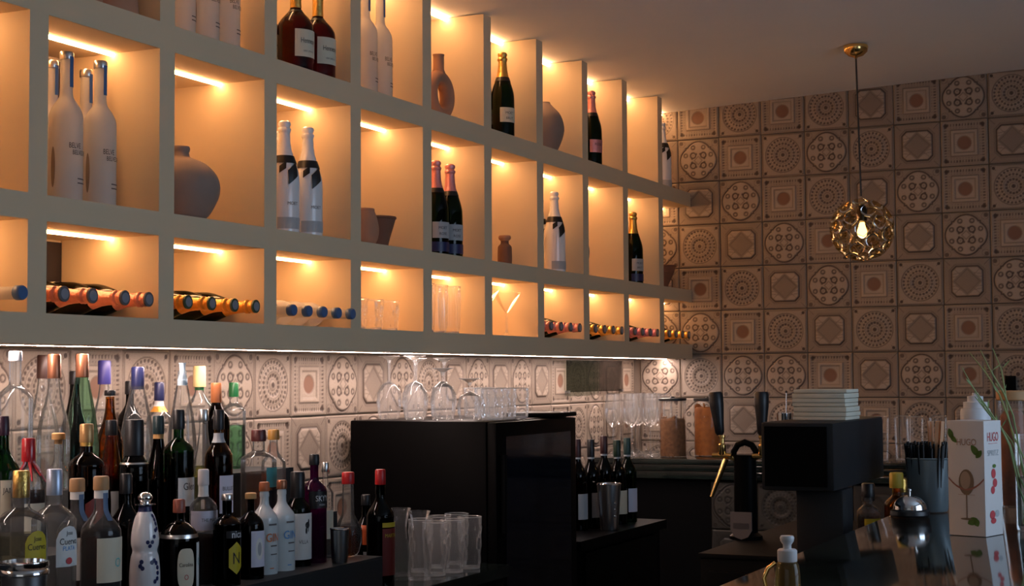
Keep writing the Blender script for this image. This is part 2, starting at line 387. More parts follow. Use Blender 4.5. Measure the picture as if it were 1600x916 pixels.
# ------------------------------------------------------------------ relief tiles
N = 60
gx = np.linspace(-1, 1, N+1); UU, VV = np.meshgrid(gx, gx)
def line(d, w_): return np.clip(1.3-np.abs(d)/w_, 0, 1)
def blob(x, y, r, sx=1., sy=1.): return np.clip((r-np.hypot((UU-x)/sx, (VV-y)/sy))/.03+.5, 0, 1)
def ring(x, y, r, w_): return line(np.hypot(UU-x, VV-y)-r, w_)
def pattern(kind):
    u, v_ = UU, VV; r = np.hypot(u, v_); th = np.arctan2(v_, u); mx = np.maximum(np.abs(u), np.abs(v_)); mn = np.minimum(np.abs(u), np.abs(v_))
    ink = np.zeros_like(u); disc = np.zeros_like(u); h = np.zeros_like(u)
    def add(a, s=1.): np.maximum(ink, a*s, out=ink)
    corner = [(sx*.84, sy*.84) for sx in (-1, 1) for sy in (-1, 1)]
    if kind == 'A':          # ogee rosette with paired scrolls
        sd = mx-.60
        for cx, cy in ((.27, 0), (-.27, 0), (0, .27), (0, -.27)): sd = np.minimum(sd, np.hypot(u-cx, v_-cy)-.62)
        add(line(sd, .045)); add(line(sd-.085, .02), .5); add((sd > .04)*.28)
        for k in range(8):
            a = PI/8+k*PI/4; add(ring(.66*math.cos(a), .66*math.sin(a), .085, .035), .9); add(blob(.60*math.cos(a*1.0), .60*math.sin(a), .045), .6)
        for sx in (-1, 1):
            for sy in (-1, 1):
                add(ring(.25*sx, .24*sy, .125, .042)); add(blob(.25*sx, .24*sy, .04), .5); add(blob(.10*sx, .30*sy, .05), .9); add(blob(.30*sx, .09*sy, .05), .9)
        add(line(np.abs(u)+np.abs(v_)-.19, .03), .7)
        for cx, cy in corner: add(blob(cx, cy, .10), .85); add(ring(cx*.95, cy*.95, .15, .025), .6)
        h = .8*np.clip(-sd/.05, 0, 1)+.5*np.exp(-((sd-.045)/.03)**2)
    elif kind == 'B':        # concentric rings with beads
        add(blob(0, 0, .085), .95)
        for q, w_, s in ((.17, .022, .6), (.42, .022, .6), (.80, .03, .75), (.62, .018, .5)): add(line(r-q, w_), s)
        for q, n, s in ((.30, 14, .06), (.52, 22, .055), (.71, 28, .055)):
            ph = (th*n/(2*PI)) % 1-.5; d = np.hypot((r-q), ph*2*PI*q/n); add(np.clip((s-d)/.03+.5, 0, 1), .85)
        for cx, cy in corner: add(blob(cx*.97, cy*.97, .07, 1, 1)); add(line((u*np.sign(cx)-v_*np.sign(cy)), .025)*(np.hypot(u-cx, v_-cy) < .17), .8)
        add(line(mx-.93, .03), .7); add((mx > .93)*.3); add((r > .80)*(mx < .9)*.15); add((r < .42)*.22)
        h = .4*np.cos(r*14)*(r < .82)
    elif kind == 'C':        # beaded square frames round a dark disc
        disc = np.clip((.29-r)/.03+.5, 0, 1); add(ring(0, 0, .30, .02), .5)
        for q, w_, s in ((.42, .022, .6), (.58, .025, .75), (.92, .022, .6)): add(line(mx-q, w_), s)
        b1 = ((mn*8) % 1-.5); add(np.clip((.27-np.abs(b1))/.12, 0, 1)*np.clip((.065-np.abs(mx-.79))/.02, 0, 1)*(mn < .72), .9); add((mx > .62)*(mx < .88)*.25)
        add(np.clip((.28-np.abs(b1))/.12, 0, 1)*np.clip((.03-np.abs(mx-.67))/.02, 0, 1)*(mn < .62), .6)
        for sx in (-1, 1):
            for sy in (-1, 1): add(blob(.78*sx, .78*sy, .095), 1)
        h = .6*((mx < .58) & (mx > .42))+.4*(mx > .85)-.5*disc
    else:                    # 'D' chamfered panel with crossing diamonds
        ch = np.maximum(mx-.66, (np.abs(u)+np.abs(v_)-1.12)*.707); add(line(ch, .05)); add(line(ch-.09, .03), .7)
        ins = ch < -.03; add((ch > .02)*.38); add((np.abs(u)+np.abs(v_) < .66)*.42)
        for d in (np.abs(u)*1.15+np.abs(v_)*1.15-.62, ):
            add(line(d, .03)*ins, .7)
        add(line(np.abs(np.abs(u)*.62+.05-np.abs(v_)+.22*np.cos(u*4))-.06, .02)*ins, .45)
        add(line(np.abs(u)-np.abs(v_), .025)*ins*(r > .28), .5)
        add(ring(0, 0, .16, .02)*ins, .45)
        for sx in (-1, 1):
            for sy in (-1, 1): add(line(u*sx-v_*sy, .03)*(np.abs(u*sx+v_*sy) > 1.42), .8)
        add(line(mx-.95, .02), .35)
        h = .7*np.clip(-ch/.05, 0, 1)-.25*(np.abs(u)*1.15+np.abs(v_)*1.15 < .62)
    add(line(mx-1.0, .03), .4)
    h = h-.35*ink-1.2*np.clip((mx-.965)/.035, 0, 1)
    return ink, disc, h
TILEMESH = {}
def tile_mesh(kind):
    if kind in TILEMESH: return TILEMESH[kind]
    ink, disc, h = pattern(kind)
    n = N+1
    verts = [(float(UU[j, i])/2*.993, -float(h[j, i])*.0046-.008, float(VV[j, i])/2*.993) for j in range(n) for i in range(n)]   # local X right, Z up, front faces -Y
    faces = [(j*n+i, j*n+i+1, (j+1)*n+i+1, (j+1)*n+i) for j in range(N) for i in range(N)]
    b0 = len(verts); rim = [i for i in range(n)]+[j*n+N for j in range(1, n)]+[N*n+i for i in range(N-1, -1, -1)]+[j*n for j in range(N-1, 0, -1)]
    verts += [(verts[i][0], .008, verts[i][2]) for i in rim]
    for k in range(len(rim)):
        k2 = (k+1) % len(rim); faces.append((rim[k2], rim[k], b0+k, b0+k2))
    me = meshdata('tile', verts, faces, TILE, True, 60)
    ca = me.color_attributes.new('ink', 'FLOAT_COLOR', 'POINT')
    buf = np.zeros((len(verts), 4), np.float32); buf[:, 3] = 1
    buf[:n*n, 0] = ink.ravel(); buf[:n*n, 1] = disc.ravel(); buf[n*n:, 0] = .4
    ca.data.foreach_set('color', buf.ravel())
    TILEMESH[kind] = me; return me
def tile(kind, loc, s, rz, parent):
    o = bpy.data.objects.new('tile', tile_mesh(kind)); link(o); o.location = loc; o.rotation_euler = (0, 0, rz); o.scale = (s, 1, s); o.parent = parent
    return o
BACK = ['BCBCBDCABDACBA', 'DACBABDCDBACDB', 'CDACBDACBDACBD', 'ABDACBDACBDACB', 'DCBDACBDABCADB', 'AACBDBDCBADCBA', 'ABAACDACBADBCA', 'CADBACBDCABDCA', 'BDCABDACBDCABD', 'CABDCABDCABDCA']
ST = .2101
for r in range(10):
    for c in range(14):
        X = -2.358+ST*(c-1); Z = 2.703-ST*r
        if r == 0 and c < 0: continue
        tile(BACK[r][c], (X, YB, Z), ST, 0, wall_back)
SL = .204
LEFT1 = 'CDBABCBCABCADABDADADCBADCB'
LEFT2 = 'CBADCABDACDBADADCBADCBADCB'
LEFT3 = 'ADCBADBCADBCADCBADCBADCBAD'
for k in range(-10, 15):
    for r, seq in enumerate((LEFT1, LEFT2, LEFT3)):
        Yc = 4.135+SL*(k+.5)
        # pattern on this side is read from the corner: local +X runs along +Y
        tile(seq[(k+10) % 26], (XW, Yc, 1.5275-SL*(r+.5)), SL, PI/2, wall_left)

# ------------------------------------------------------------------ shelf wall
XF = -2.4
P0, PP, PT = 2.624, .4567, .06
ZC, ZC2, ZB, ZB2, ZA, ZA2 = 2.335, 2.267, 1.86, 1.801, 1.5954, 1.5274
unit = thing('shelf_wall', 'built-in greige grid of open lit cubbies along the left wall', 'shelf', (XF, 4.4, ZA2))
off = (-XF, -4.4, -ZA2)
def ubox(name, *a, **k):
    o = box(name, *a, unit, **k); o.location = off; return o
for (z0, z1) in ((ZC2, ZC), (ZB2, ZB), (ZA2, ZA)): ubox('shelf_board', XW+.001, XF, 1.55, YB-.012, z0, z1, PAINT)
ubox('back_panel', XW-.010, XW, 1.55, YB-.012, ZA2, 2.73, PAINT)
for n in range(-2, 10):
    y0 = P0+PP*n
    for (z0, z1) in ((ZC, 2.738), (ZB, ZC2), (ZA, ZB2)):
        ubox('divider', XW+.001, XF, y0, y0+PT, z0, z1, PAINT)
for k in range(-1, 11):
    y0 = P0+PP*(k-1)+PT; y1 = P0+PP*k if k < 10 else YB-.014
    for zt in (2.733, ZC2, ZB2):
        ubox('led_strip', -2.551, -2.539, y0+.002, y1-.002, zt-.007, zt-.0005, LED)
ubox('under_shelf_led_strip', -2.541, -2.529, 1.6, YB-.02, ZA2-.0007, ZA2-.0003, LEDP)
for (z0, z1) in ((ZA+.002, 1.795), (ZB+.002, 2.258)):
    ubox('dark_back_sheet', XW, XW+.006, 2.90, 3.079, z0, z1, DARKPANEL)  # thin dark brown sheets against the back of one cubby column

# ------------------------------------------------------------------ bottle kinds
def fit(prof, h, r):
    """scale a unit profile: heights 0..1 to h, radii 0..1 to r"""
    return [(a*r, b*h) for a, b in prof]
CHAMP = spline([(.93, 0), (1, .02), (1, .22), (1, .44), (.93, .54), (.70, .645), (.47, .735), (.385, .80), (.335, .89), (.32, .94)], 4)
def champagne(label, loc, glassm, foil, group=None, rot=(0, 0, 0), h=.328, r=.0435, paper=PAPERC, band_m=None, words=(), collar=None, lang=-.5, base_m=None, ribbon=False):
    t = thing('champagne_bottle', label, 'bottle', loc, rot, group)
    pr = fit(CHAMP, h, r)
    lathe('glass_body', pr, glassm, t, 44)
    fo = [(rad(pr, z*h)+.0009, z*h) for z in (.70, .74, .78, .82, .86, .89)]+[(.0178, .90*h), (.0190, .915*h), (.0182, .928*h), (.0152, .938*h), (.0160, .95*h), (.0178, .965*h), (.0168, .985*h), (.011, .997*h), (.004, 1.0*h)]
    lathe('foil', fo, foil, t, 24, mod=lambda q, z, a: q*(1+.05*math.sin(a*8+z*210)*(1 if z > .8*h else .3)))
    if collar: band('neck_band', pr, .655*h, .705*h, collar, t, .0012)
    if paper:
        la = patch('label', pr, lang, .078, .085*h+.03, .085*h+.085, paper, t)
        for i, (wd, sz) in enumerate(words): text_wrap(wd, pr, lang, .085*h+.065-.02*i, sz, INK, la)
    if base_m:
        patch('base_label', pr, lang, .085, .012, .045, base_m, t)
    if ribbon:
        band('ribbon', pr, .615*h, .685*h, BLACKCAP, t, .0022)
        patch('ribbon_tail', pr, lang+.15, .034, .42*h, .63*h, BLACKCAP, t, 'slant', .003)
        patch('ribbon_tail', pr, lang-.6, .02, .52*h, .63*h, BLACKCAP, t, 'slant', .003)
    return t
VODKA = spline([(.95, 0), (1, .015), (1, .25), (1, .50), (.96, .585), (.72, .645), (.45, .69), (.38, .74), (.365, .86), (.37, .945)], 4)
def vodka(label, loc, group, rot=(0, 0, 0), h=.352, r=.039, cap=SILVER, lang=.05, stripe=True, words=True):
    t = thing('vodka_bottle', label, 'bottle', loc, rot, group)
    pr = fit(VODKA, h, r); lathe('glass_body', pr, FROST, t, 40)
    lathe('cap', [(.0155, .945*h), (.0165, .95*h), (.0165, .99*h), (.0145, h)], cap, t, 20)
    if stripe: patch('neck_strip', pr, lang-.1, .012, .76*h, .965*h, BLUECAP, t, off=.003)
    if words:
        la = patch('tree_print', pr, lang-1.7, .013, .03, .125, mat('faded_print', (.26, .22, .19), .6), t, 'oval', .0007)
        text_wrap('BELVE', pr, lang-.35, .128, .03, INK, la, stretch=1.5)
        text_wrap('BELVEDERE', pr, lang+.1, .112, .05, INK, la, stretch=1.5)
        patch('small_print', pr, lang+.2, .03, .040, .043, INKG, t); patch('small_print', pr, lang+.2, .03, .050, .053, INKG, t)
    return t

# ---- row two, standing things
ORD = ['first', 'second', 'third', 'fourth', 'fifth', 'sixth']
z = ZB+.0004
for i, (X, Y, d) in enumerate(((-2.46, 2.812, 'front left'), (-2.46, 2.931, 'front right'), (-2.56, 2.875, 'back left'), (-2.56, 2.998, 'back right'))):
    vodka('frosted vodka bottle with blue neck strip, %s of the four in the middle row' % d, (X, Y, z), 'frosted vodka bottles in the middle row')
vase = thing('round_vase', 'round taupe ceramic vase with a short neck in the middle row', 'vase', (-2.53, 3.335, z))
lathe('body', spline([(.045, 0), (.075, .018), (.104, .075), (.100, .12), (.070, .155), (.032, .172), (.025, .178)], 5)+[(.0225, .190), (.024, .2), (.019, .2), (.018, .18)], TAUPE, vase, 36, cap1=False)
lathe('neck_rim', [(.0245, .188), (.0262, .197), (.0245, .203), (.020, .203), (.019, .19)], TAUPE, vase, 28, False, False)
for i, (X, Y, d) in enumerate(((-2.47, 3.742, 'left'), (-2.47, 3.866, 'right'), (-2.59, 3.90, 'hindmost'))):
    champagne('white champagne bottle with black neck ribbon, %s of three beside the round vase' % d, (X, Y, z), PEARL, PEARL, 'white champagne bottles beside the round vase', paper=None, base_m=PAPERG, ribbon=True)
for o in [o for o in bpy.data.objects if o.name.startswith('champagne_bottle')]:
    pr = fit(CHAMP, .328, .0435)
    b_ = [c for c in o.children if c.name.startswith('base_label')][0]
    text_wrap('MOET', pr, -.4, .085, .034, INKG, b_)
def pot(name, label, loc, prof, m, cat='vase', seg=32):
    t = thing(name, label, cat, loc)
    n = len(prof)//2+1
    lathe('body', prof, m, t, seg, True, False)
    rt_, zt = prof[-1]
    lathe('rim', [(rt_-.001, zt-.006), (rt_+.0025, zt-.002), (rt_+.001, zt+.003), (rt_-.006, zt+.002), (rt_-.008, zt-.03), (.004, zt-.05)], m, t, seg, False, True)
    return t
pot('terracotta_pot', 'small light terracotta pot left of the dark bowl in the middle row', (-2.47, 4.185, z), spline([(.035, 0), (.046, .02), (.05, .05), (.044, .085), (.034, .112)], 4), TERRA)
pot('flared_bowl', 'dark brown flared bowl right of the small terracotta pot', (-2.50, 4.325, z), spline([(.034, 0), (.040, .03), (.052, .07), (.060, .10)], 4), TERRAD, 'bowl')
for i, (X, Y, d) in enumerate(((-2.47, 4.674, 'left'), (-2.47, 4.779, 'right'))):
    champagne('dark green rose champagne bottle with pink foil, %s of the middle-row pair' % d, (X, Y, z), DKGREEN, PINKF, 'pink-foil champagne pair in the middle row', paper=PAPERG, words=(('MOET', .035), ('ROSE', .03)), collar=BLACKCAP, base_m=NAVY)
jug = thing('small_jug', 'small brown clay bottle standing alone in a middle-row cubby', 'vase', (-2.50, 5.285, z))
lathe('body', spline([(.024, 0), (.027, .01), (.027, .06), (.025, .078), (.016, .088), (.015, .10)], 4), TERRAD, jug, 28, True, False)
lathe('collar', [(.015, .098), (.023, .106), (.024, .114), (.021, .119), (.013, .117), (.011, .10)], TERRA, jug, 24, False, False)
for i, (X, Y, d) in enumerate(((-2.47, 5.690, 'front'), (-2.56, 5.74, 'back'))):
    o = champagne('white champagne bottle with black neck ribbon, %s of the far pair' % d, (X, Y, z), PEARL, PEARL, 'white champagne bottles in the far middle row', paper=None, base_m=PAPERG, ribbon=True)
pot('oval_vase', 'taupe oval vase almost hidden behind a divider in the middle row', (-2.50, 5.955, z), spline([(.035, 0), (.056, .04), (.068, .10), (.058, .15), (.034, .18), (.026, .19)], 4), TAUPE)
for i, (X, Y, d) in enumerate(((-2.47, 6.586, 'front'), (-2.565, 6.66, 'back'))):
    champagne('dark green champagne bottle with gold foil, %s one in the last full middle cubby' % d, (X, Y, z), DKGREEN, GOLD, 'gold-foil champagne pair in the middle row', paper=PAPERG, words=(('MOET', .035), ('BRUT', .03)), base_m=NAVY)
pot('clay_bowl', 'dark clay bowl at the wall end of the middle row', (-2.51, 7.06, z), spline([(.030, 0), (.042, .03), (.062, .075), (.074, .112)], 4), TERRAD, 'bowl')
# ---- row one (top)
z = ZC+.0004
pot('terracotta_vase', 'orange terracotta vase cut off by the top edge, left one', (-2.49, 2.85, z), spline([(.078, 0), (.080, .02), (.074, .09), (.058, .17), (.036, .23), (.03, .25)], 4), TERRA)
pot('terracotta_vase', 'orange terracotta vase cut off by the top edge, right one', (-2.49, 3.005, z), spline([(.064, 0), (.066, .02), (.06, .08), (.048, .14), (.033, .18), (.028, .2)], 4), TERRA)
for i, (X, Y, d) in enumerate(((-2.47, 3.255, 'left'), (-2.46, 3.345, 'middle'), (-2.46, 3.44, 'right'))):
    vodka('frosted vodka bottle in the top row, %s of the three left of the cognac' % d, (X, Y, z), 'frosted vodka bottles left of the cognac')
COG = spline([(.95, 0), (1, .015), (1, .20), (1, .44), (.88, .52), (.60, .585), (.36, .63), (.30, .68), (.29, .85), (.31, .96)], 4)
for i, (X, Y, d) in enumerate(((-2.46, 3.785, 'front left'), (-2.46, 3.905, 'front right'), (-2.58, 3.80, 'back left'))):
    t = thing('cognac_bottle', 'dark red-brown cognac bottle with gold neck, %s in the top row' % d, 'bottle', (X, Y, z), group='cognac bottles in the top row')
    pr = fit(COG, .285, .0525); lathe('glass_body', pr, COGNAC, t, 44)
    lathe('neck_foil', [(rad(pr, q*.285)+.001, q*.285) for q in (.66, .72, .80, .9, .955)]+[(.0185, .285*.96), (.0185, .285*1.06), (.015, .285*1.08)], GOLD, t, 22)
    band('neck_ring', pr, .175, .183, BLACKCAP, t, .0015)
    la = patch('label', pr, -.25, .085, .038, .118, PAPERC, t); text_wrap('Hennessy', pr, -.2, .083, .055, INK, la, stretch=1.5); text_wrap('VERY SPECIAL', pr, -.2, .055, .04, INKG, la)
for i, (X, Y, d) in enumerate(((-2.47, 4.20, 'left'), (-2.47, 4.295, 'right'))):
    vodka('frosted vodka bottle in the top row, %s of the pair right of the cognac' % d, (X, Y, z), 'frosted vodka bottles right of the cognac')
dn = thing('ring_vase', 'terracotta ring-shaped vase with a straight neck in the top row', 'vase', (-2.49, 4.735, z))
v, f = [], []; RS, TS = 36, 16
for i in range(RS):
    a = 2*PI*i/RS
    for k in range(TS):
        b = 2*PI*k/TS; rr = .064+.024*math.cos(b)
        v.append((.027*math.sin(b), rr*math.sin(a), .088+rr*math.cos(a)))
for i in range(RS):
    for k in range(TS): f.append((i*TS+k, i*TS+(k+1) % TS, ((i+1) % RS)*TS+(k+1) % TS, ((i+1) % RS)*TS+k))
mobj('ring', v, f, TERRA, dn)
lathe('neck', [(.024, .165), (.019, .18), (.0185, .225), (.0205, .232), (.015, .232), (.014, .19)], TERRA, dn, 24)
lathe('foot', [(.03, 0), (.028, .006), (.022, .012)], TERRA, dn, 24)
for i, (X, Y, d) in enumerate(((-2.47, 5.212, 'front'), (-2.56, 5.22, 'back'))):
    champagne('dark green champagne bottle with gold foil in the top row, %s one' % d, (X, Y, z), DKGREEN, GOLD, 'gold-foil champagne pair in the top row', paper=PAPERC, words=(('MOET', .035), ('BRUT', .03)), collar=BLACKCAP)
pot('egg_vase', 'grey-taupe egg-shaped vase in the top row between champagne cubbies', (-2.50, 5.66, z), spline([(.04, 0), (.062, .03), (.082, .095), (.070, .155), (.036, .195), (.024, .208)], 4), TAUPE)
for i, (X, Y, d) in enumerate(((-2.47, 6.096, 'front'), (-2.56, 6.11, 'back'))):
    champagne('dark champagne bottle with pink foil in the top row, %s one' % d, (X, Y, z), DKGREEN, PINKF, 'pink-foil champagne pair in the top row', paper=PINKF, words=(('ROSE', .035),), collar=BLACKCAP)
champagne('white champagne bottle with black ribbon at the wall end of the top row', (-2.48, 7.02, z), PEARL, PEARL, paper=None, base_m=PAPERG, ribbon=True)
# ---- row three: bottles lying with their necks to the front
z = ZA+.0008
def lying(kind, ys, label, group, foil=None, topx=-2.392, dots=INKG):
    for i, Y in enumerate(ys):
        lb = label % ORD[i]
        if kind == 'v':
            t = vodka(lb, (topx-.345, Y, z+.0395), group, (0, PI/2, 0), h=.345, r=.0385, cap=BLUECAP, stripe=False, words=False)
        else:
            t = champagne(lb, (topx-.318, Y, z+.0445), kind, foil, group, (0, PI/2, 0), h=.318, r=.0435, paper=PAPERC, lang=PI)
            mc = lathe('muzzle_cap', [(.0178, .3135), (.018, .3185), (.013, .3192)], dots, t, 20); lathe('cap_badge', [(.0125, .3193), (.012, .3202), (.004, .3206)], mat('cap_badge_grey', (.34, .36, .42), .35, .4), mc, 18)
        t.rotation_euler = (0, PI/2, 0)
lying('v', (2.46, 2.576), 'frosted bottle with a pale blue cap lying at the left edge, %s one', 'lying frosted bottles at the left edge', topx=-2.367)
lying(DKGREEN, (2.734, 2.83, 2.945, 3.034), 'champagne bottle with rose-copper foil lying in the near lower cubby, %s from left', 'rose-foil bottles lying in the near lower cubby', ROSE)
lying(DKGREEN, (3.19, 3.29, 3.39, 3.488), 'champagne bottle with orange-gold foil lying in the near lower cubby, %s from left', 'orange-foil bottles lying in the near lower cubby', ORANGEF, dots=mat('green_disc', (.05, .08, .04), .4))
lying('v', (3.638, 3.717, 3.796, 3.875, 3.954), 'frosted bottle with a blue cap lying beside the cut tumblers, %s from left', 'blue-capped bottles lying beside the tumblers', topx=-2.367)
lying(DKGREEN, (5.474, 5.57, 5.665, 5.76), 'champagne bottle with pink foil lying right of the martini glasses, %s from left', 'pink-foil bottles right of the martini glasses', PINKF)
lying(DKGREEN, (5.93, 6.03, 6.13, 6.23), 'champagne bottle with gold foil lying between two pink groups, %s from left', 'gold-foil bottles between the pink groups', GOLD)
lying(DKGREEN, (6.388, 6.486, 6.586, 6.684), 'champagne bottle with mauve-pink foil lying left of the end cubby, %s from left', 'mauve-foil bottles left of the end cubby', mat('mauve_foil', (.55, .22, .33), .4, .5, bump=.4, scale=120))
lying(DKGREEN, (6.845, 6.94, 7.035, 7.13), 'champagne bottle with gold foil lying in the end cubby, %s from left', 'gold-foil bottles in the end cubby', GOLD)
# ---- glassware
def tumbler(label, loc, h, r0, r1, group, m=CLEARW, cuts=0, name='tumbler', swirl=0., amp=.03, seg=48, base=.008):
    t = thing(name, label, 'glass', loc, group=group)
    n = 14; pr = [(r0+(r1-r0)*k/n, h*k/n) for k in range(n+1)]
    md = None
    if cuts: md = lambda q, zz, a: q*(1+(amp*abs(math.sin(a*cuts/2+swirl*zz/h)) if .1*h < zz < .82*h else 0)-(amp*abs(math.sin(a*cuts/2-swirl*zz/h)) if swirl and .1*h < zz < .82*h else 0))
    lathe('bowl', pr+[(r1-.001, h+.001)], m, t, seg, False, False, mod=md, angle=12 if cuts else 50)
    lathe('base', [(r0*.97, .0005), (r0*.98, base*.5), (r0*.96, base*.95)], FOOT, t, 32)
    lathe('rim', [(r1-.0008, h-.0012), (r1+.0008, h), (r1-.0008, h+.0012)], FOOT, t, 40, False, False)
    return t
z = ZA+.0006
for i, (X, Y) in enumerate(((-2.47, 4.135), (-2.47, 4.235), (-2.47, 4.335), (-2.57, 4.19))):
    tumbler('cut crystal tumbler, %s' % ('leftmost of the front three', 'middle of the front three', 'rightmost of the front three', 'one standing behind the front three')[i]+' in the lower row', (X, Y, z), .095, .034, .041, 'cut tumblers in the lower row', m=CRYSTAL, cuts=14, swirl=4., amp=.07)
for i, (X, Y) in enumerate(((-2.47, 4.585), (-2.47, 4.675), (-2.47, 4.77), (-2.57, 4.72))):
    tumbler('tall ribbed highball glass, %s' % ('leftmost of three in front', 'middle of three in front', 'rightmost of three in front', 'one behind the front three')[i]+' in the lower row', (X, Y, z), .163, .034, .040, 'tall ribbed glasses in the lower row', m=CRYSTAL, cuts=22, amp=.06, name='highball_glass', seg=88)
def stemglass(label, loc, h, bowl, stem_h, rf, group, rot=(0, 0, 0), name='wine_glass', m=CLEAR, fm=None):
    t = thing(name, label, 'glass', loc, rot, group)
    lathe('foot', [(rf, 0), (rf, .0015), (rf*.6, .006), (.008, .014), (.0046, .024)], fm or m, t, 28)
    lathe('stem', [(.0042, .013), (.0035, stem_h*.5), (.0038, stem_h*.9), (.006, stem_h)], m, t, 14)
    pr = [(a, stem_h+b*(h-stem_h)) for a, b in bowl]
    lathe('bowl', pr+[(pr[-1][0]-.001, h+.0008), (pr[-1][0]-.002, h)], m, t, 32, True, False)
    return t
MART = [(.005, 0), (.018, .2), (.036, .55), (.056, 1)]
stemglass('martini glass with a wide cone bowl, right one in the lower row', (-2.47, 5.235, z), .166, MART, .09, .034, 'martini glasses in the lower row', name='martini_glass', m=CLEARW)
stemglass('martini glass mostly behind the divider, left one in the lower row', (-2.49, 5.085, z), .166, MART, .09, .034, 'martini glasses in the lower row', name='martini_glass', m=CLEARW)
# ------------------------------------------------------------------ back bar below the shelf
def counter(label, x0, x1, y0, y1, h, doors, top=MARBLE, side='x', th=.035, body=BLACK):
    t = thing('bar_counter', label, 'counter', ((x0+x1)/2, (y0+y1)/2, 0)); o_ = (-(x0+x1)/2, -(y0+y1)/2, 0)
    box('worktop', x0, x1, y0, y1, h-th, h, top, t, loc=o_)
    box('body', x0+.002, x1-.03 if side == 'x' else x1, y0+(.03 if side == 'y' else .002), y1-.002, .08, h-th, body, t, loc=o_)
    box('plinth', x0+.02, x1-.06, y0+.03, y1-.02, 0, .08, BLACKM, t, loc=o_)
    return t, o_
t, o_ = counter('low dark counter under the liquor bottles along the left wall', XW+.01, -2.08, 1.55, 4.42, .86, 4)
for k in range(4):
    d = box('door', -2.11, -2.092, 1.58+.71*k, 2.27+.71*k, .1, .81, BLACK, t, loc=o_, bev=.003)
    box('handle', -2.092, -2.08, 1.9+.71*k, 2.0+.71*k, .74, .752, STEEL, d)
t, o_ = counter('low dark counter with wine bottles between fridge and back counter', XW+.01, -2.13, 5.12, 6.03, .86, 1, top=BLACK)
d = box('door', -2.16, -2.142, 5.2, 5.95, .1, .81, BLACK, t, loc=o_, bev=.003)
# tiered display the liquor bottles stand on
for (d, x0, x1, y1, zb, zt) in (('lowest front', -2.3275, -2.17, 3.78, .8605, .951), ('middle', -2.4875, -2.3285, 3.80, .8605, 1.069), ('tallest back', -2.695, -2.4885, 3.82, .8605, 1.189)):
    rs = thing('bottle_riser', '%s step of the charcoal display riser under the liquor bottles' % d, 'display stand', ((x0+x1)/2, 2.8, zb), group='display riser steps')
    box('riser_block', (x0-x1)/2, (x1-x0)/2, 1.7-2.8, y1-2.8, 0, zt-zb-.006, CHAR, rs); box('tread', (x0-x1)/2, (x1-x0)/2, 1.7-2.8, y1-2.8, zt-zb-.0058, zt-zb, CHAR, rs)
# fridge
fr = thing('glass_door_fridge', 'tall black fridge with a dark glass door below the inverted glasses', 'fridge', (-2.4, 4.76, 0)); o_ = (2.4, -4.76, 0)
box('body', -2.665, -2.165, 4.43, 5.085, .0, 1.3055, BLACK, fr, loc=o_, bev=.006)
dr = box('door_frame', -2.163, -2.13, 4.432, 5.083, .05, 1.302, BLACK, fr, loc=o_, bev=.006)
DARKGL = mat('dark_door_glass', (.004, .005, .010), .06, spec=.6)
box('door_pane', -2.1302, -2.128, 4.50, 5.03, .12, 1.255, DARKGL, dr)
box('handle', -2.128, -2.112, 4.455, 4.475, .95, 1.2, BLACKM, dr, bev=.003)
box('hinge_cover', -2.32, -2.128, 4.87, 5.09, 1.3058, 1.322, BLACK, fr, loc=o_, bev=.006)
# ---- inverted glasses on the fridge
z = 1.306
WINE = [(.006, 0), (.026, .10), (.041, .32), (.043, .55), (.038, .82), (.033, 1)]
def inv(label, X, Y, h, bowl, stem, rf, group): return stemglass(label, (X, Y, z+h+.0012), h, bowl, stem, rf, group, (PI, 0, 0), 'wine_glass', BOWLB, FOOT)
G = 'inverted glasses on the fridge'
for X, Y, h, d in ((-2.60, 4.576, .212, 'leftmost tall inverted wine glass on the black fridge'), (-2.50, 4.573, .212, 'second tall inverted wine glass on the black fridge'), (-2.585, 4.74, .205, 'tall inverted wine glass in the second row on the fridge, left'), (-2.47, 4.73, .205, 'tall inverted wine glass in the second row on the fridge, right')):
    inv(d, X, Y, h, WINE, .085, .037, G)
GOB = [(.008, 0), (.034, .15), (.042, .45), (.040, .8), (.036, 1)]
for X, Y, h, d in ((-2.395, 4.575, .17, 'short-stemmed inverted goblet beside the tall wine glasses on the fridge'), (-2.30, 4.585, .135, 'lowest inverted goblet near the front corner of the fridge top')):
    inv(d, X, Y, h, GOB, .045, .036, G)
for i, (X, Y) in enumerate(((-2.205, 4.56), (-2.21, 4.67), (-2.215, 4.78), (-2.30, 4.70), (-2.31, 4.81), (-2.41, 4.84), (-2.42, 4.95))):
    t = tumbler('clear tumbler on the fridge top, %s' % ['front row first', 'front row second', 'front row third', 'middle row near', 'middle row far', 'back row near', 'back row far'][i], (X, Y, z), .102, .034, .037, 'tumblers on the fridge', m=CRYSTAL, cuts=12, swirl=2.5, amp=.05)
# ---- smoked panel on the wall near the corner
sp = thing('smoked_panel', 'dark smoked glass panel on the tiled wall near the corner', 'panel', (-2.69, 6.66, 1.37))
box('pane', 0, .006, -.345, .036, .005, .147, glass('smoked_green_glass', (.86, .91, .86), rough=.1, gloss=.2), sp)
box('pane', 0, .006, .038, .345, .005, .147, glass('smoked_grey_glass', (.94, .925, .915), rough=.1, gloss=.2), sp)
box('clip', -.0095, .008, -.34, -.32, 0, .012, STEEL, sp); box('clip', -.0095, .008, .32, .34, 0, .012, STEEL, sp)

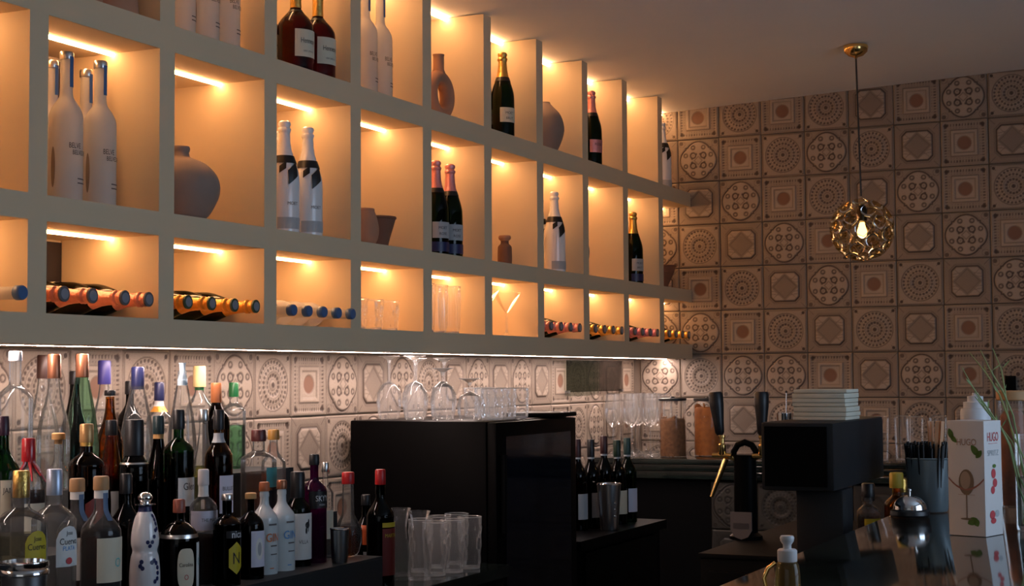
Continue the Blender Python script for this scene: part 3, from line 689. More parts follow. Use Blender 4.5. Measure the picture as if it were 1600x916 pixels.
# ------------------------------------------------------------------ liquor bottles on the riser
UP = {
 'std': spline([(.95, 0), (1, .015), (1, .30), (1, .56), (.92, .63), (.62, .69), (.38, .745), (.33, .80), (.32, .93)], 4),
 'long': spline([(.95, 0), (1, .015), (1, .25), (1, .42), (.86, .52), (.58, .64), (.40, .75), (.33, .85), (.32, .93)], 4),
 'sq': spline([(.96, 0), (1, .01), (1, .30), (1, .62), (.97, .68), (.66, .73), (.38, .76), (.34, .80), (.34, .93)], 4),
 'cone': spline([(.95, 0), (1, .015), (1, .26), (.97, .36), (.78, .55), (.50, .74), (.34, .86), (.32, .93)], 4),
 'squat': spline([(.92, 0), (1, .02), (1, .30), (1, .55), (.90, .66), (.55, .735), (.30, .77), (.27, .82), (.27, .93)], 4),
 'bulb': spline([(.50, 0), (.78, .04), (1, .17), (.98, .30), (.72, .42), (.46, .52), (.44, .70), (.40, .88), (.38, .93)], 4),
}
def liquor(label, loc, h, r, shape, gm, cap, cap_z=.9, cap_r=None, liq=None, liq_z=.6, labels=(), bands=(), group='liquor bottles on the riser', seg=40, name='liquor_bottle', capshape='plain'):
    t = thing(name, label, 'bottle', loc, group=group)
    if gm is CLEARW: gm = CLEARB
    pr = fit(UP[shape], h, r); lathe('glass_body', pr, gm, t, seg)
    if liq: liquid(pr, liq_z*h, liq, t)
    nr = rad(pr, min(.92, cap_z)*h)
    cr = cap_r or nr+.0022
    if capshape == 'plain':
        cp = [(cr, cap_z*h), (cr+.0004, cap_z*h+.002), (cr, h-.003), (cr-.002, h)]
    elif capshape == 'cork':
        cp = [(nr-.001, cap_z*h), (nr-.001, cap_z*h+.4*(h-cap_z*h)), (cr+.003, cap_z*h+.42*(h-cap_z*h)), (cr+.003, h-.002), (cr, h)]
    elif capshape == 'pour':
        cp = [(cr, cap_z*h), (cr, cap_z*h+.25*(h-cap_z*h)), (cr*.55, cap_z*h+.5*(h-cap_z*h)), (cr*.6, h*.985), (cr*.75, h)]
    elif capshape == 'ball':
        R_ = (h-cap_z*h)/2; cz = cap_z*h+R_
        cp = [(cr+.004, cap_z*h-.004), (cr+.004, cap_z*h)]+[(max(.001, R_*math.cos(q)), cz+R_*math.sin(q)) for q in [-1.1+k*.33 for k in range(9)]]
    lathe('cap', cp, cap, t, 22)
    for (z0, z1, m) in bands: band('neck_band', pr, z0*h, z1*h, m, t, .001)
    for L in labels:
        sh, a, wd, z0, z1, m = L[:6]
        la = patch('label', pr, a, wd, z0*h, z1*h, m, t, sh)
        for (word, da, zz, w_, im) in (L[6] if len(L) > 6 else ()):
            text_wrap(word, pr, a+da, zz*h, w_, im, la, stretch=1.25)
    return t, pr
A0 = -.38
z0 = .9517
liquor('clear tequila bottle with yellow label and gold-green cap, front left', (-2.21, 2.405, z0), .315, .052, 'sq', CLEARW, GOLD, .83, cap_r=.0165, labels=[('arch', A0+.2, .052, .40, .63, YELLOW, [('Cuervo', 0, .53, .042, INK), ('Jose', 0, .575, .018, INK), ('ESPECIAL', 0, .45, .03, INKO)])], liq=glass('tequila_gold', (.9, .86, .68), gloss=.2), liq_z=.6)
liquor('clear tequila bottle with white label and silver-blue cap, front left', (-2.215, 2.507, z0), .312, .045, 'sq', CLEARW, mat('silver_blue_cap', (.45, .52, .66), .35, .6), .83, cap_r=.016, labels=[('arch', A0+.25, .058, .37, .635, PAPER, [('Cuervo', 0, .535, .044, INK), ('Jose', 0, .585, .016, INK), ('PLATA', 0, .49, .03, INKB)]), ('oval', A0+.25, .016, .385, .43, INKR)], bands=[])
for X, Y, h, d, pm in ((-2.2845, 2.657, .282, 'left', PAPER), (-2.199, 2.633, .290, 'right', PAPERC)):
    liquor('slim whisky bottle with tall pale label and wooden stopper, %s of two' % d, (X, Y, z0), h, .0425, 'std', CLEARW, WOOD, .90, cap_r=.0165, liq=LIQ_BROWN, liq_z=.62, labels=[('rect', A0+.18, .075, .24, .56, pm, [('O', .25, .38, .016, TEALP)]), ('rect', A0+.25, .014, .68, .88, mat('blue_seal', (.10, .16, .27), .5))], bands=[(.84, .90, PAPER)], group='slim whisky bottles in the front row')
liquor('very dark slender bottle behind the blue-flowered white decanter', (-2.29, 2.827, z0), .282, .036, 'std', BLACKG, BLACKCAP, .84)
# white decanter with blue flowers
dc = thing('ceramic_decanter', 'white ceramic decanter with blue flower print and silver ball stopper', 'bottle', (-2.21, 2.794, z0))
dp = spline([(.044, 0), (.048, .02), (.050, .06), (.046, .10), (.040, .118), (.045, .135), (.043, .16), (.034, .19), (.022, .207), (.018, .212)], 5)
dp = [(r*.68, q*.98) for r, q in dp]
lathe('body', dp, CERAM, dc, 32)
lathe('neck_paint', [(.0195, .190), (.0160, .200), (.0140, .208), (.0138, .2135)], NAVY, dc, 24)
lathe('stopper', [(.018, .2155), (.023, .217), (.023, .219), (.012, .220)]+[(max(.001, .0165*math.cos(q)), .2325+.0125*math.sin(q)) for q in [-.8+k*.29 for k in range(9)]], CHROME, dc, 24)
for a, zz in [(-.35+.17*k, .128+.0085*abs(k-1)**1.25) for k in range(6)]+[(.55, .165), (.52, .175), (.45, .185), (.36, .193)]:
    patch('flower_print', dp, a-.35, .0085, zz-.0045, zz+.0045, NAVY, dc, 'oval', .0007)
for a, zz in [(-.9, .085), (-.75, .08), (-.82, .094), (-.1, .092), (.08, .096), (.25, .09), (.35, .08), (.36, .068), (.3, .056), (.1, .05)]:
    patch('flower_print', dp, a-.3, .009, zz-.005, zz+.005, NAVY, dc, 'oval', .0007)
liquor('squat black rum bottle with oval cream label', (-2.225, 2.936, z0), .218, .044, 'squat', BLACKG, mat('orange_ball', (.30, .08, .05), .4), .86, labels=[('pill', A0-.15, .042, .08, .50, PAPERC, [('Carolina', 0, .33, .034, INK), ('O', 0, .20, .010, INKR)]), ('rect', A0+.85, .03, .05, .55, PAPER, [('O', 0, .35, .016, TEALL)])], bands=[(.60, .64, SILVER)])
liquor('clear bottle of dark spirit with lavender upper label and white cap', (-2.295, 3.124, z0), .275, .033, 'sq', CLEARW, mat('white_cap', (.62, .60, .60), .4), .86, liq=LIQ_BROWN, liq_z=.42, labels=[('rect', A0-.3, .088, .47, .64, PAPERL, [('THE MAC', .2, .56, .04, INKG)])], bands=[(.76, .86, PAPER)])
liquor('black bottle with yellow hexagon label lettered N', (-2.225, 3.124, z0), .217, .0335, 'sq', BLACKG, SILVER, .93, labels=[('hex', A0+.15, .046, .12, .48, YELLOW, [('N', 0, .30, .02, INK)]), ('rect', A0+.1, .05, .52, .60, BLACKCAP, [('nica', .1, .56, .03, INKW)])])
t, pr = liquor('small dark apothecary bottle with ornate grey-white label', (-2.24, 3.245, z0), .211, .0335, 'squat', DKBROWN, CORK, .88, capshape='cork', labels=[('rect', A0+.1, .045, .14, .56, PAPERL)])
for k in range(3): patch('label_ornament', pr, A0+.1, .034-.011*k, (.17+.05*k)*.211, (.53-.05*k)*.211, (PAPERG, PAPER, PAPERG)[k], t, 'oval', .0012+.0003*k)
for X, Y, h, d, im, cm in ((-2.262, 3.337, .231, 'orange', INKO, mat('orange_cap', (.42, .12, .04), .5)), (-2.262, 3.417, .231, 'blue', INKB, COPPER)):
    t, pr = liquor('milky white gin bottle with %s lettering' % d, (X, Y, z0), h, .0345, 'std', GINW, cm, .90, labels=[('rect', A0, .012, .06, .07, im, [('GIN', .10, .40, .040, im)])], bands=[(.84, .885, GINW)], group='milky gin bottles')
    patch('small_print', pr, A0+.2, .022, .30*h, .315*h, INKG, t); patch('small_print', pr, A0+.2, .022, .21*h, .222*h, INKG, t); patch('small_print', pr, A0+.1, .026, .53*h, .55*h, INKG, t)
t, pr = liquor('dark green wine-shaped bottle with white label bearing a dog', (-2.275, 3.512, z0), .247, .0355, 'std', DKGREEN, BLACKCAP, .72, labels=[('rect', A0-.15, .08, .07, .56, PAPER, [('VILLA', 0, .26, .028, INKG)])])
for (a, q0, q1, wd) in ((.18, .40, .47, .016), (.28, .43, .50, .006), (.10, .34, .42, .004), (.02, .34, .41, .003), (.25, .36, .42, .003)): patch('dog_print', pr, A0+a, wd, q0*.247, q1*.247, INK, t, 'oval', .0013)
liquor('purple vodka bottle with black label and black cap', (-2.275, 3.594, z0), .289, .0335, 'sq', PURPLE, BLACKCAP, .90, labels=[('rect', A0-.05, .07, .50, .66, BLACKCAP, [('SKYY', .1, .595, .04, INKW), ('VODKA', .1, .535, .02, INKW)])])
liquor('clear bottle with silver cap standing right behind the purple bottle', (-2.30, 3.690, z0), .262, .022, 'sq', CLEARW, SILVER, .9, labels=[('rect', A0, .03, .2, .5, PAPERC)])
cup = thing('steel_jigger', 'small grey steel cup in front of the purple bottle', 'cup', (-2.200, 3.602, z0))
lathe('cup_wall', [(.020, 0), (.022, .01), (.0255, .09), (.0245, .0905), (.021, .012), (.002, .010)], STEEL, cup, 28)
lathe('rim', [(.0255, .088), (.0267, .090), (.0255, .092), (.0245, .0905)], CHROME, cup, 28, False, False)
liquor('clear bulb-bodied liqueur bottle with red cap', (-2.255, 3.737, z0), .233, .0375, 'bulb', CLEARW, RED, .86, liq=LIQ_AMBER, liq_z=.34)
z0 = .8607
liquor('dark bitters bottle with bright orange label behind the red-capped vermouth', (-2.285, 3.885, z0), .250, .034, 'std', BLACKG, BLACKCAP, .88, labels=[('rect', A0-.1, .06, .44, .66, ORANGE), ('rect', A0-.1, .055, .30, .36, PAPERG)], group='bottles on the counter')
liquor('tall dark vermouth bottle with red cap beside the carafes', (-2.205, 3.83, z0), .327, .0395, 'std', BLACKG, RED, .87, labels=[('rect', A0+.2, .06, .10, .50, mat('dark_red_label', (.16, .015, .012), .5), [('MARTINI', 0, .44, .045, YELLOW)]), ('rect', A0+.2, .06, .51, .55, YELLOW)], bands=[(.79, .86, OLIVE)], group='bottles on the counter')
# mid step
z0 = 1.0697
liquor('green whiskey bottle with cream label and dark purple cap at the left edge', (-2.45, 2.608, z0), .299, .037, 'std', GREEN, mat('plum_cap', (.03, .006, .02), .4), .86, labels=[('rect', A0+.3, .065, .28, .54, PAPERC, [('JAMESON', 0, .46, .056, INK)])], bands=[(.72, .86, TEAL)])
t, pr = liquor('bourbon bottle with dripping red wax on cap and neck', (-2.375, 2.606, z0), .252, .037, 'squat', CLEARW, WAX, .80, cap_r=.0145, liq=LIQ_BROWN, liq_z=.55, labels=[('rect', A0, .05, .2, .45, PAPERC)])
for a, q in ((-.6, .64), (.1, .68), (.9, .62), (1.8, .7), (-1.6, .66), (2.8, .63)): tube('wax_drip', [((rad(pr, zz*.252)+.0012)*math.cos(a), (rad(pr, zz*.252)+.0012)*math.sin(a), zz*.252) for zz in (.82, .78, .74, q)], [.004, .0038, .003, .002], WAX, t, 8)
liquor('clear spirit bottle with a golden cork stopper', (-2.453, 2.788, z0), .256, .031, 'std', CLEARW, CORK, .90, capshape='cork')
liquor('brown whisky bottle with slanted red label and red-gold banded cap', (-2.372, 2.789, z0), .277, .0395, 'sq', BROWN, mat('gold_green_cap', (.52, .30, .12), .4, .5), .85, bands=[(.82, .85, GOLD)], labels=[('slant', A0+.2, .06, .14, .50, mat('dark_red_paper', (.22, .03, .02), .5))], liq=None)
liquor('amber whisky bottle with a black cap among the brown bottles', (-2.453, 2.972, z0), .280, .0355, 'cone', AMBER, BLACKCAP, .87, liq=LIQ_BROWN, liq_z=.52, labels=[('rect', A0+.2, .05, .15, .40, PAPERG)])
liquor('black bottle with long black neck in the middle of the riser', (-2.372, 2.957, z0), .282, .0355, 'std', BLACKG, BLACKCAP, .70, bands=[(.63, .645, SILVER)])
liquor('dark green-brown bottle with dark cap and narrow cream label', (-2.453, 3.152, z0), .286, .036, 'long', DKBROWN, mat('dark_teal_cap', (.01, .03, .035), .4), .84, bands=[(.80, .84, CORK)], labels=[('pill', A0+.5, .05, .12, .48, PAPERC)])
liquor('dark green single malt bottle with white lettered label', (-2.373, 3.128, z0), .302, .037, 'sq', GREEN, BLACKCAP, .84, liq=glass('deep_green_fill', (.10, .20, .05), gloss=.1), liq_z=.64, labels=[('rect', A0+.2, .058, .22, .45, PAPER, [('Glen', .05, .38, .036, INK)])])
liquor('clear long-necked bottle of yellow-green spirit with glass stopper', (-2.447, 3.33, z0), .298, .034, 'long', CLEARW, SILVER, .90, liq=LIQ_YEL, liq_z=.50, labels=[('rect', A0, .05, .14, .34, PAPER)])
liquor('dark amber bottle with black cap and white-pink label', (-2.372, 3.293, z0), .298, .0355, 'std', AMBER, BLACKCAP, .83, liq=LIQ_BROWN, liq_z=.62, labels=[('rect', A0+.25, .055, .12, .44, PAPERL, [('BULLEIT', 0, .33, .04, INKG)]), ('oval', A0+.35, .02, .16, .24, INKR)], bands=[(.72, .80, PAPERG)])
liquor('wide-shouldered amber decanter bottle with dark stopper and teal label', (-2.40, 3.513, z0), .239, .048, 'sq', CLEARW, mat('maroon_stopper', (.09, .02, .018), .4), .87, cap_r=.020, liq=LIQ_AMBER, liq_z=.52, labels=[('rect', A0+.35, .05, .36, .58, TEALL), ('rect', A0+.35, .05, .08, .33, BLACKCAP)])
liquor('clear bottle with an amber stopper behind the wide-shouldered decanter', (-2.445, 3.652, z0), .234, .034, 'std', CLEARW, mat('amber_stopper', (.40, .20, .04), .4), .88, cap_r=.016)
# back step
z0 = 1.1897
liquor('tall clear vodka bottle with clear stopper at the far left', (-2.54, 2.741, z0), .324, .0405, 'sq', CLEARW, mat('clear_white_stopper', (.70, .74, .78), .2), .93, cap_r=.0155)
for X, Y, d in ((-2.640, 2.945, 'dark'), (-2.537, 2.867, 'copper')):
    liquor('clear long-necked bottle with a %s cap, left of the triangular green one' % d, (X, Y, z0), .318, .0375, 'long', CLEARW, COPPER if d == 'copper' else mat('dark_brown_cap', (.05, .022, .016), .4), .82, cap_r=.0155, group='long-necked bottles with tall caps')
liquor('pale green cone-shaped wine bottle with a copper cap', (-2.547, 2.977, z0), .320, .041, 'cone', TEAL, COPPER, .82, cap_r=.0155, group='long-necked bottles with tall caps')
liquor('black slim bottle half hidden behind the copper-capped cone bottle', (-2.655, 3.075, z0), .279, .035, 'long', BLACKG, BLACKCAP, .88)
liquor('clear bottle with an indigo cap printed white', (-2.625, 3.152, z0), .306, .035, 'long', CLEARW, INDIGO, .80, cap_r=.0165)
liquor('golden bottle with a narrow black cap below the indigo cap', (-2.532, 3.062, z0), .231, .033, 'long', AMBER, BLACKCAP, .94, cap_r=.014, liq=glass('gold_fill', (.82, .60, .22), gloss=.2), liq_z=.9)
liquor('small black-capped bottle hidden behind the navy-capped cone bottle', (-2.655, 3.29, z0), .253, .032, 'std', BLACKG, BLACKCAP, .86)
liquor('clear cone-shaped bottle with a navy cap', (-2.562, 3.206, z0), .289, .0445, 'cone', CLEARW, mat('navy_cap', (.012, .016, .07), .4), .80, cap_r=.0165)
liquor('clear bottle with dark navy cap and orange neck band', (-2.635, 3.388, z0), .249, .034, 'std', CLEARW, mat('navy_cap', (.012, .016, .07), .4), .80, bands=[(.74, .80, PAPER), (.68, .74, ORANGEF)])
liquor('clear bottle with a slender pale blue pourer', (-2.54, 3.363, z0), .300, .0375, 'cone', CLEARW, mat('pale_blue_pourer', (.42, .55, .64), .35), .80, cap_r=.0135, capshape='pour')
liquor('clear bottle with a cream and green cap', (-2.625, 3.553, z0), .293, .036, 'std', CLEARW, CREAMCAP, .80, cap_r=.0175, bands=[(.77, .80, GREENCAP)])
liquor('dark brown bottle with orange-brown neck right of the cream cap', (-2.54, 3.514, z0), .246, .037, 'std', DKBROWN, mat('burnt_orange_cap', (.45, .15, .05), .4), .78, liq=None)
liquor('clear bottle of green liqueur with a green cap at the right end', (-2.625, 3.716, z0), .246, .035, 'sq', CLEARW, GREENCAP, .83, liq=LIQ_GREEN, liq_z=.5)

# ---- things on the low counter
t = thing('ice_tin', 'chrome jar with ridged rim at the bottom left corner', 'jar', (-2.118, 2.315, .8607))
lathe('wall', [(.040, 0), (.042, .01), (.042, .20), (.0425, .215)], STEEL, t, 32, True, False)
lathe('rim', [(.0425, .213), (.047, .216), (.047, .222), (.044, .226), (.047, .231), (.046, .240), (.040, .241), (.039, .22), (.03, .19), (.002, .18)], CHROME, t, 32, False, True, mod=lambda q, zz, a: q*(1+.015*math.sin(a*16)))
def carafe(label, X, Y):
    t = thing('hourglass_carafe', label, 'carafe', (X, Y, .8607), group='clear hourglass carafes')
    pr = spline([(.031, 0), (.033, .01), (.032, .05), (.026, .09), (.0205, .125), (.0205, .15), (.028, .185), (.033, .198)], 4)
    lathe('wall', pr+[(.0320, .199)], CLEARW, t, 32, False, False)
    lathe('base', [(.031, .0004), (.0325, .004), (.031, .008)], CLEARW, t, 28)
carafe('clear hourglass carafe right beside the vermouth bottle', -2.262, 4.045); carafe('clear hourglass carafe beside the cut highball glasses', -2.165, 3.985)
for i, (X, Y) in enumerate(((-2.17, 4.092), (-2.155, 4.178), (-2.15, 4.280), (-2.25, 4.15), (-2.245, 4.26), (-2.235, 4.36))):
    tumbler('cut crystal highball on the low counter, %s' % ['front row nearest the carafe', 'front row middle', 'front row by the fridge', 'back row nearest the carafe', 'back row middle', 'back row by the fridge'][i], (X, Y, .8607), .158, .032, .038, 'cut highballs on the low counter', m=BOWLB, cuts=12, swirl=5., amp=.07, name='highball_glass')
# wine bottles + shaker past the fridge
WB = 'bottles on the counter past the fridge'
z0 = .8607
for X, Y, h, gm, cm, lm, d in ((-2.30, 5.50, .345, DKBROWN, mat('dark_red_foil', (.035, .006, .007), .45), PAPERG, 'dark red-wine bottle with grey label next to the fridge'),
                        (-2.285, 5.60, .340, BLACKG, BLACKCAP, PAPERG, 'black wine bottle behind the steel shaker'),
                        (-2.27, 5.70, .350, DKBROWN, mat('dark_red_foil', (.035, .006, .007), .45), PAPERC, 'brown wine bottle with dark red foil near the middle of the group'),
                        (-2.25, 5.79, .330, DKGREEN, mat('deep_green_foil', (.006, .025, .012), .45), PAPERC, 'dark green wine bottle with cream label right of the shaker'),
                        (-2.245, 5.89, .335, GREEN, mat('teal_foil', (.01, .04, .038), .45), PAPERL, 'green wine bottle with pale lilac label at the right end')):
    liquor(d, (X, Y, z0), h, .0375, 'std', gm, cm, .80, labels=[('rect', -.35, .06, .12, .40, lm)], bands=[(.78, .80, PAPERG)], group=WB, name='wine_bottle')
sh = thing('cocktail_shaker', 'steel shaker tin in front of the wine bottles', 'shaker', (-2.185, 5.535, z0))
lathe('wall', [(.032, 0), (.034, .006), (.046, .175), (.0445, .176), (.032, .012), (.002, .01)], STEEL, sh, 32)
lathe('rim', [(.046, .173), (.0475, .1755), (.046, .178), (.0445, .176)], CHROME, sh, 32, False, False)
for k in range(5): lathe('dent', [(.0045, .0), (.004, .0012), (.0015, .0018)], CHROME, sh, 10, loc=(.0395*math.cos(-.6)+.002*k*.0, .0395*math.sin(-.6), .055+.025*k), rot=(0, PI/2-.07, -.6))

# ------------------------------------------------------------------ back counter
bc = thing('back_bar', 'dark marble-topped counter along the tiled back wall', 'counter', (-1.3, 6.9, 0)); o_ = (1.3, -6.9, 0)
xr = .3
box('worktop', XW+.012, xr, 6.58, YB-.012, 1.052, 1.075, MARBLE, bc, loc=o_, bev=.003)
box('edge_moulding', XW+.012, xr-.01, 6.592, YB-.02, 1.022, 1.0515, MARBLE, bc, loc=o_, bev=.006)
box('edge_moulding', XW+.012, xr-.02, 6.606, YB-.02, .985, 1.0215, MARBLE, bc, loc=o_, bev=.006)
box('body', XW+.012, xr-.03, 6.65, YB-.02, 0, .9848, BLACKM, bc, loc=o_)
DT = mat('dark_clad_tile', (.035, .03, .026), .5)
for r in range(4):
    for c in range(11):
        o = tile('ABCD'[(r*3+c) % 4], (-2.03+.2101*c, 6.645, .87-.2101*r), .2101, 0, bc); o.location = (-2.03+.2101*c+o_[0], 6.642+o_[1], .87-.2101*r)
        o.data = o.data if True else None
# make the cladding tiles use a darker-coloured copy of the tile meshes
dark_meshes = {}
dkm = TILE.copy(); dkm.name = 'dark_relief_tile'
for n_ in dkm.node_tree.nodes:
    if n_.type == 'MIX':
        for i_ in (6, 7):
            c_ = n_.inputs[i_].default_value; n_.inputs[i_].default_value = (c_[0]*.12, c_[1]*.13, c_[2]*.13, 1)
for o in bc.children:
    if o.name.startswith('tile'):
        k_ = o.data.name
        if k_ not in dark_meshes:
            dm = o.data.copy(); dm.materials[0] = dkm; dark_meshes[k_] = dm
        o.data = dark_meshes[k_]
# glasses on it
z0 = 1.0756
FLU = [(.006, 0), (.028, .12), (.040, .35), (.040, .6), (.036, 1)]
n_ = 0
for r_, (Yr, xs) in enumerate(((6.70, (-2.62, -2.53, -2.44)), (6.80, (-2.655, -2.565, -2.475)), (6.90, (-2.66, -2.57, -2.48)), (7.0, (-2.66, -2.57, -2.48)), (7.1, (-2.66, -2.57)))):
    for i, X in enumerate(xs):
        stemglass('clear wine glass on the back counter, %s row, %s from the left wall' % (ORD[r_], ORD[i]), (X, Yr, z0), .285, FLU, .135, .034, 'wine glasses on the back counter', m=CLEARW); n_ += 1
def jar(label, X, Y, h, r, fill_m, fill_h, lidm, pieces):
    t = thing('storage_jar', label, 'jar', (X, Y, z0), group='glass storage jars')
    lathe('glass_wall', [(r*.97, 0), (r, .004), (r, h*.9), (r*.94, h*.93)], CLEAR, t, 32)
    lathe('lid', [(r*.96, h*.925), (r*1.02, h*.93), (r*1.02, h*.965), (r*.9, h*.975), (.012, h*.975), (.012, h*.985), (.008, h)], lidm, t, 28)
    rnd = random.Random(len(label))
    for k in range(pieces):
        a = rnd.random()*2*PI; q = (r-.014)*math.sqrt(rnd.random()*.55+.45); zz = .008+fill_h*(k/pieces)
        s = .011+.006*rnd.random()
        pr = [(s*.5, -.0035), (s, -.002), (s, .002), (s*.5, .0035)]
        lathe('filling_piece', pr, fill_m, t, 8, loc=(q*math.cos(a), q*math.sin(a), zz), rot=(rnd.uniform(-1.4, 1.4), rnd.uniform(-1.4, 1.4), rnd.random()*3))
    lathe('filling', [(r*.90, .005), (r*.92, .01), (r*.92, fill_h*.95), (r*.8, fill_h)], fill_m, t, 24, mod=lambda q, zz, a: q*(1+.04*math.sin(a*7+zz*90)))
    return t
jar('glass jar of brown dried spice with black lid, left of the orange one', -2.345, 6.74, .275, .062, mat('brown_spice', (.20, .085, .03), .8, var=.6, scale=70), .175, BLACKCAP, 60)
jar('glass jar of dried orange slices with black lid', -2.215, 6.86, .272, .066, mat('dried_orange', (.42, .13, .015), .7, var=.4, scale=60), .225, BLACKCAP, 80)
# small bar tools and tumblers further right on the back counter
jg = thing('bar_tool_cup', 'small steel cup holding a bar spoon on the back counter', 'cup', (-1.84, 6.80, z0))
lathe('cup_wall', [(.03, 0), (.032, .004), (.038, .2), (.036, .2), (.03, .01), (.002, .008)], CHROME, jg, 26)
tube('bar_spoon', [(0, 0, .02), (.004, .004, .15), (.008, .004, .29)], .003, CHROME, jg); lathe('spoon_knob', [(.001, .287), (.006, .291), (.006, .297), (.001, .301)], BLACKCAP, jg, 12, loc=(.008, .004, 0))
mu = thing('muddler', 'black rounded muddler standing beside the bar spoon cup', 'bar tool', (-1.775, 6.78, z0))
lathe('shaft', spline([(.016, 0), (.017, .1), (.015, .2), (.016, .24), (.010, .258), (.003, .262)], 4), BLACKCAP, mu, 20); lathe('head', [(.018, .0005), (.019, .01), (.019, .04), (.017, .05)], BLACKCAP, mu, 20)
for i, (X, Y) in enumerate(((-1.715, 6.8), (-1.40, 6.72), (-1.32, 6.80), (-1.25, 6.70), (-1.17, 6.80))):
    tumbler(['clear glass behind the black machine beside the muddler', 'tall clear glass right of the black machine, first', 'tall clear glass right of the black machine, second', 'tall clear glass right of the black machine, third', 'tall clear glass right of the black machine, fourth'][i], (X, Y, z0), .165 if i == 0 else .19, .032, .038, 'tall glasses on the back counter', m=CLEARW, name='highball_glass')
# ------------------------------------------------------------------ service block with beer taps
cb = thing('tap_cabinet', 'black low cabinet under the beer taps', 'cabinet', (-1.07, 4.75, 0)); o_ = (1.07, -4.75, 0)
box('body', -1.385, -.76, 4.2, 5.3, .0, .935, BLACKM, cb, loc=o_, bev=.004); box('top', -1.39, -.755, 4.195, 5.305, .9355, .949, BLACKM, cb, loc=o_, bev=.003)
box('door', -1.36, -1.08, 4.188, 4.1985, .1, .9, BLACK, cb, loc=o_, bev=.002); box('door', -1.06, -.78, 4.188, 4.1985, .1, .9, BLACK, cb, loc=o_, bev=.002)
tw = thing('beer_tower', 'black beer tower with brass tap and black handles', 'beer tap', (-1.37, 4.6, .9495)); z_ = .9495
lathe('column', [(.05, 0), (.05, .01), (.036, .02), (.034, .24), (.036, .255)], BLACK, tw, 28)
tube('arch', [(-.036, 0, .25), (-.035, 0, .265), (-.022, 0, .285), (0, 0, .293), (.022, 0, .285), (.035, 0, .265), (.036, 0, .25)], .010, BLACK, tw, 12)
pl = [(x_, y_) for x_, y_ in ((-.033, .085), (.033, .085), (.033, .03), (.02, .01), (0, .003), (-.02, .01), (-.033, .03))]
v = [(x_, -.052, q) for x_, q in pl]+[(x_, -.047, q) for x_, q in pl]; n = len(pl)
pt = mobj('badge', v, [tuple(range(n)), tuple(range(2*n-1, n-1, -1))]+[(k, (k+1) % n+0, (k+1) % n+n, k+n) for k in range(n)], mat('badge_grey', (.12, .10, .095), .5), tw, smooth=False)
box('badge_stripe', -.024, .024, -.0535, -.052, .036, .052, mat('badge_dark', (.05, .04, .04), .5), pt)
def tap(x):
    c = lathe('tap_body', [(.010, 0), (.012, .004), (.012, .03), (.008, .035), (.008, .05), (.011, .053), (.011, .06)], BRASS, tw, 16, loc=(x, -.02, .255))
    tube('crossbar', [(-.03, 0, -.002), (.03, 0, -.002)], .0075, BRASS, c, 12)
    tube('shank', [(.0, .0, .0), (.03, .012, -.01), (.06, .02, -.02)] if x < 0 else [(.0, .0, .0), (-.03, .012, -.01), (-.04, .02, -.02)], .008, BRASS, c, 10)
    sp_ = tube('spout', [(.012, 0, -.012), (-.002, -.004, -.05), (-.018, -.008, -.09), (-.032, -.012, -.128)], [.009, .0085, .0075, .006], BRASS, tw, 12, loc=(x, -.02, .255)) if x < 0 else None
    h = lathe('tap_handle', [(.009, .06), (.014, .068), (.016, .1), (.0215, .15), (.0225, .185), (.018, .192)], BLACKCAP, tw, 20, loc=(x, -.02, .255), rot=(0, -.10 if x < 0 else 0, 0))
tap(-.066); tap(.060)
# ------------------------------------------------------------------ main bar on the right
mb = thing('main_bar', 'long bar with a polished dark green marble top at lower right', 'counter', (-.2, 2.6, 0)); o_ = (.2, -2.6, 0)
box('worktop', -.745, .55, .6, 5.4, 1.082, 1.12, MARBLE, mb, loc=o_, bev=.003)
box('body', -.70, .40, .65, 5.35, .1, 1.0818, BLACKM, mb, loc=o_); box('plinth', -.66, .36, .7, 5.3, 0, .0998, BLACK, mb, loc=o_)
wbn = thing('under_bar_bench', 'black work bench on the staff side of the bar', 'bench', (-.89, 3.7, 0)); o_ = (.89, -3.7, 0)
box('top', -1.04, -.752, 3.25, 4.18, .93, .949, BLACKM, wbn, loc=o_); box('body', -1.03, -.755, 3.27, 4.17, 0, .9298, BLACKM, wbn, loc=o_)
pm = thing('machine', 'matte black boxy machine on a narrower pedestal at the bar', 'machine', (-.89, 3.66, .9495)); o_ = (.89, -3.66, -.9495)
MACH = mat('black_machine_plastic', (.013, .015, .018), .5, spec=.25)
box('head', -.976, -.811, 3.40, 3.93, 1.19, 1.342, MACH, pm, loc=o_, bev=.008); box('front_plate', -.966, -.826, 3.3955, 3.4, 1.2, 1.333, BLACK, pm, loc=o_)
box('pedestal', -.914, -.806, 3.46, 3.56, .9495, 1.1898, MACH, pm, loc=o_, bev=.006); box('foot', -.95, -.79, 3.42, 3.70, .9498, .965, BLACK, pm, loc=o_, bev=.003)
nk = thing('napkin_stack', 'stack of pale paper napkins on the black machine', 'napkins', (-.88, 3.62, 1.3425))
NAP = mat('napkin_paper', (.58, .56, .46), .8)
zz = 0
for k in range(7):
    th = .0085+.002*(k % 3); dx = random.uniform(-.003, .003)
    box('napkin', -.062+dx, .062+dx, -.06, .075, zz, zz+th*.92, NAP, nk, bev=.0015, rot=(0, 0, random.uniform(-.03, .03))); zz += th
bl = thing('service_bell', 'chrome counter bell on the marble bar', 'bell', (-.697, 3.655, 1.1205))
lathe('base', [(.043, 0), (.045, .003), (.044, .012), (.038, .015)], BLACKCAP, bl, 32)
lathe('dome', [(.038, .0155)]+[(max(.001, .0375*math.cos(q)), .018+.03*math.sin(q)) for q in [k*.157 for k in range(11)]], CHROME, bl, 32)
lathe('button', [(.003, .046), (.003, .056), (.005, .058), (.005, .061), (.002, .063)], CHROME, bl, 14)
bn = thing('straw_bin', 'grey ribbed metal cup full of black straws behind the bell', 'cup', (-.680, 3.80, 1.1205))
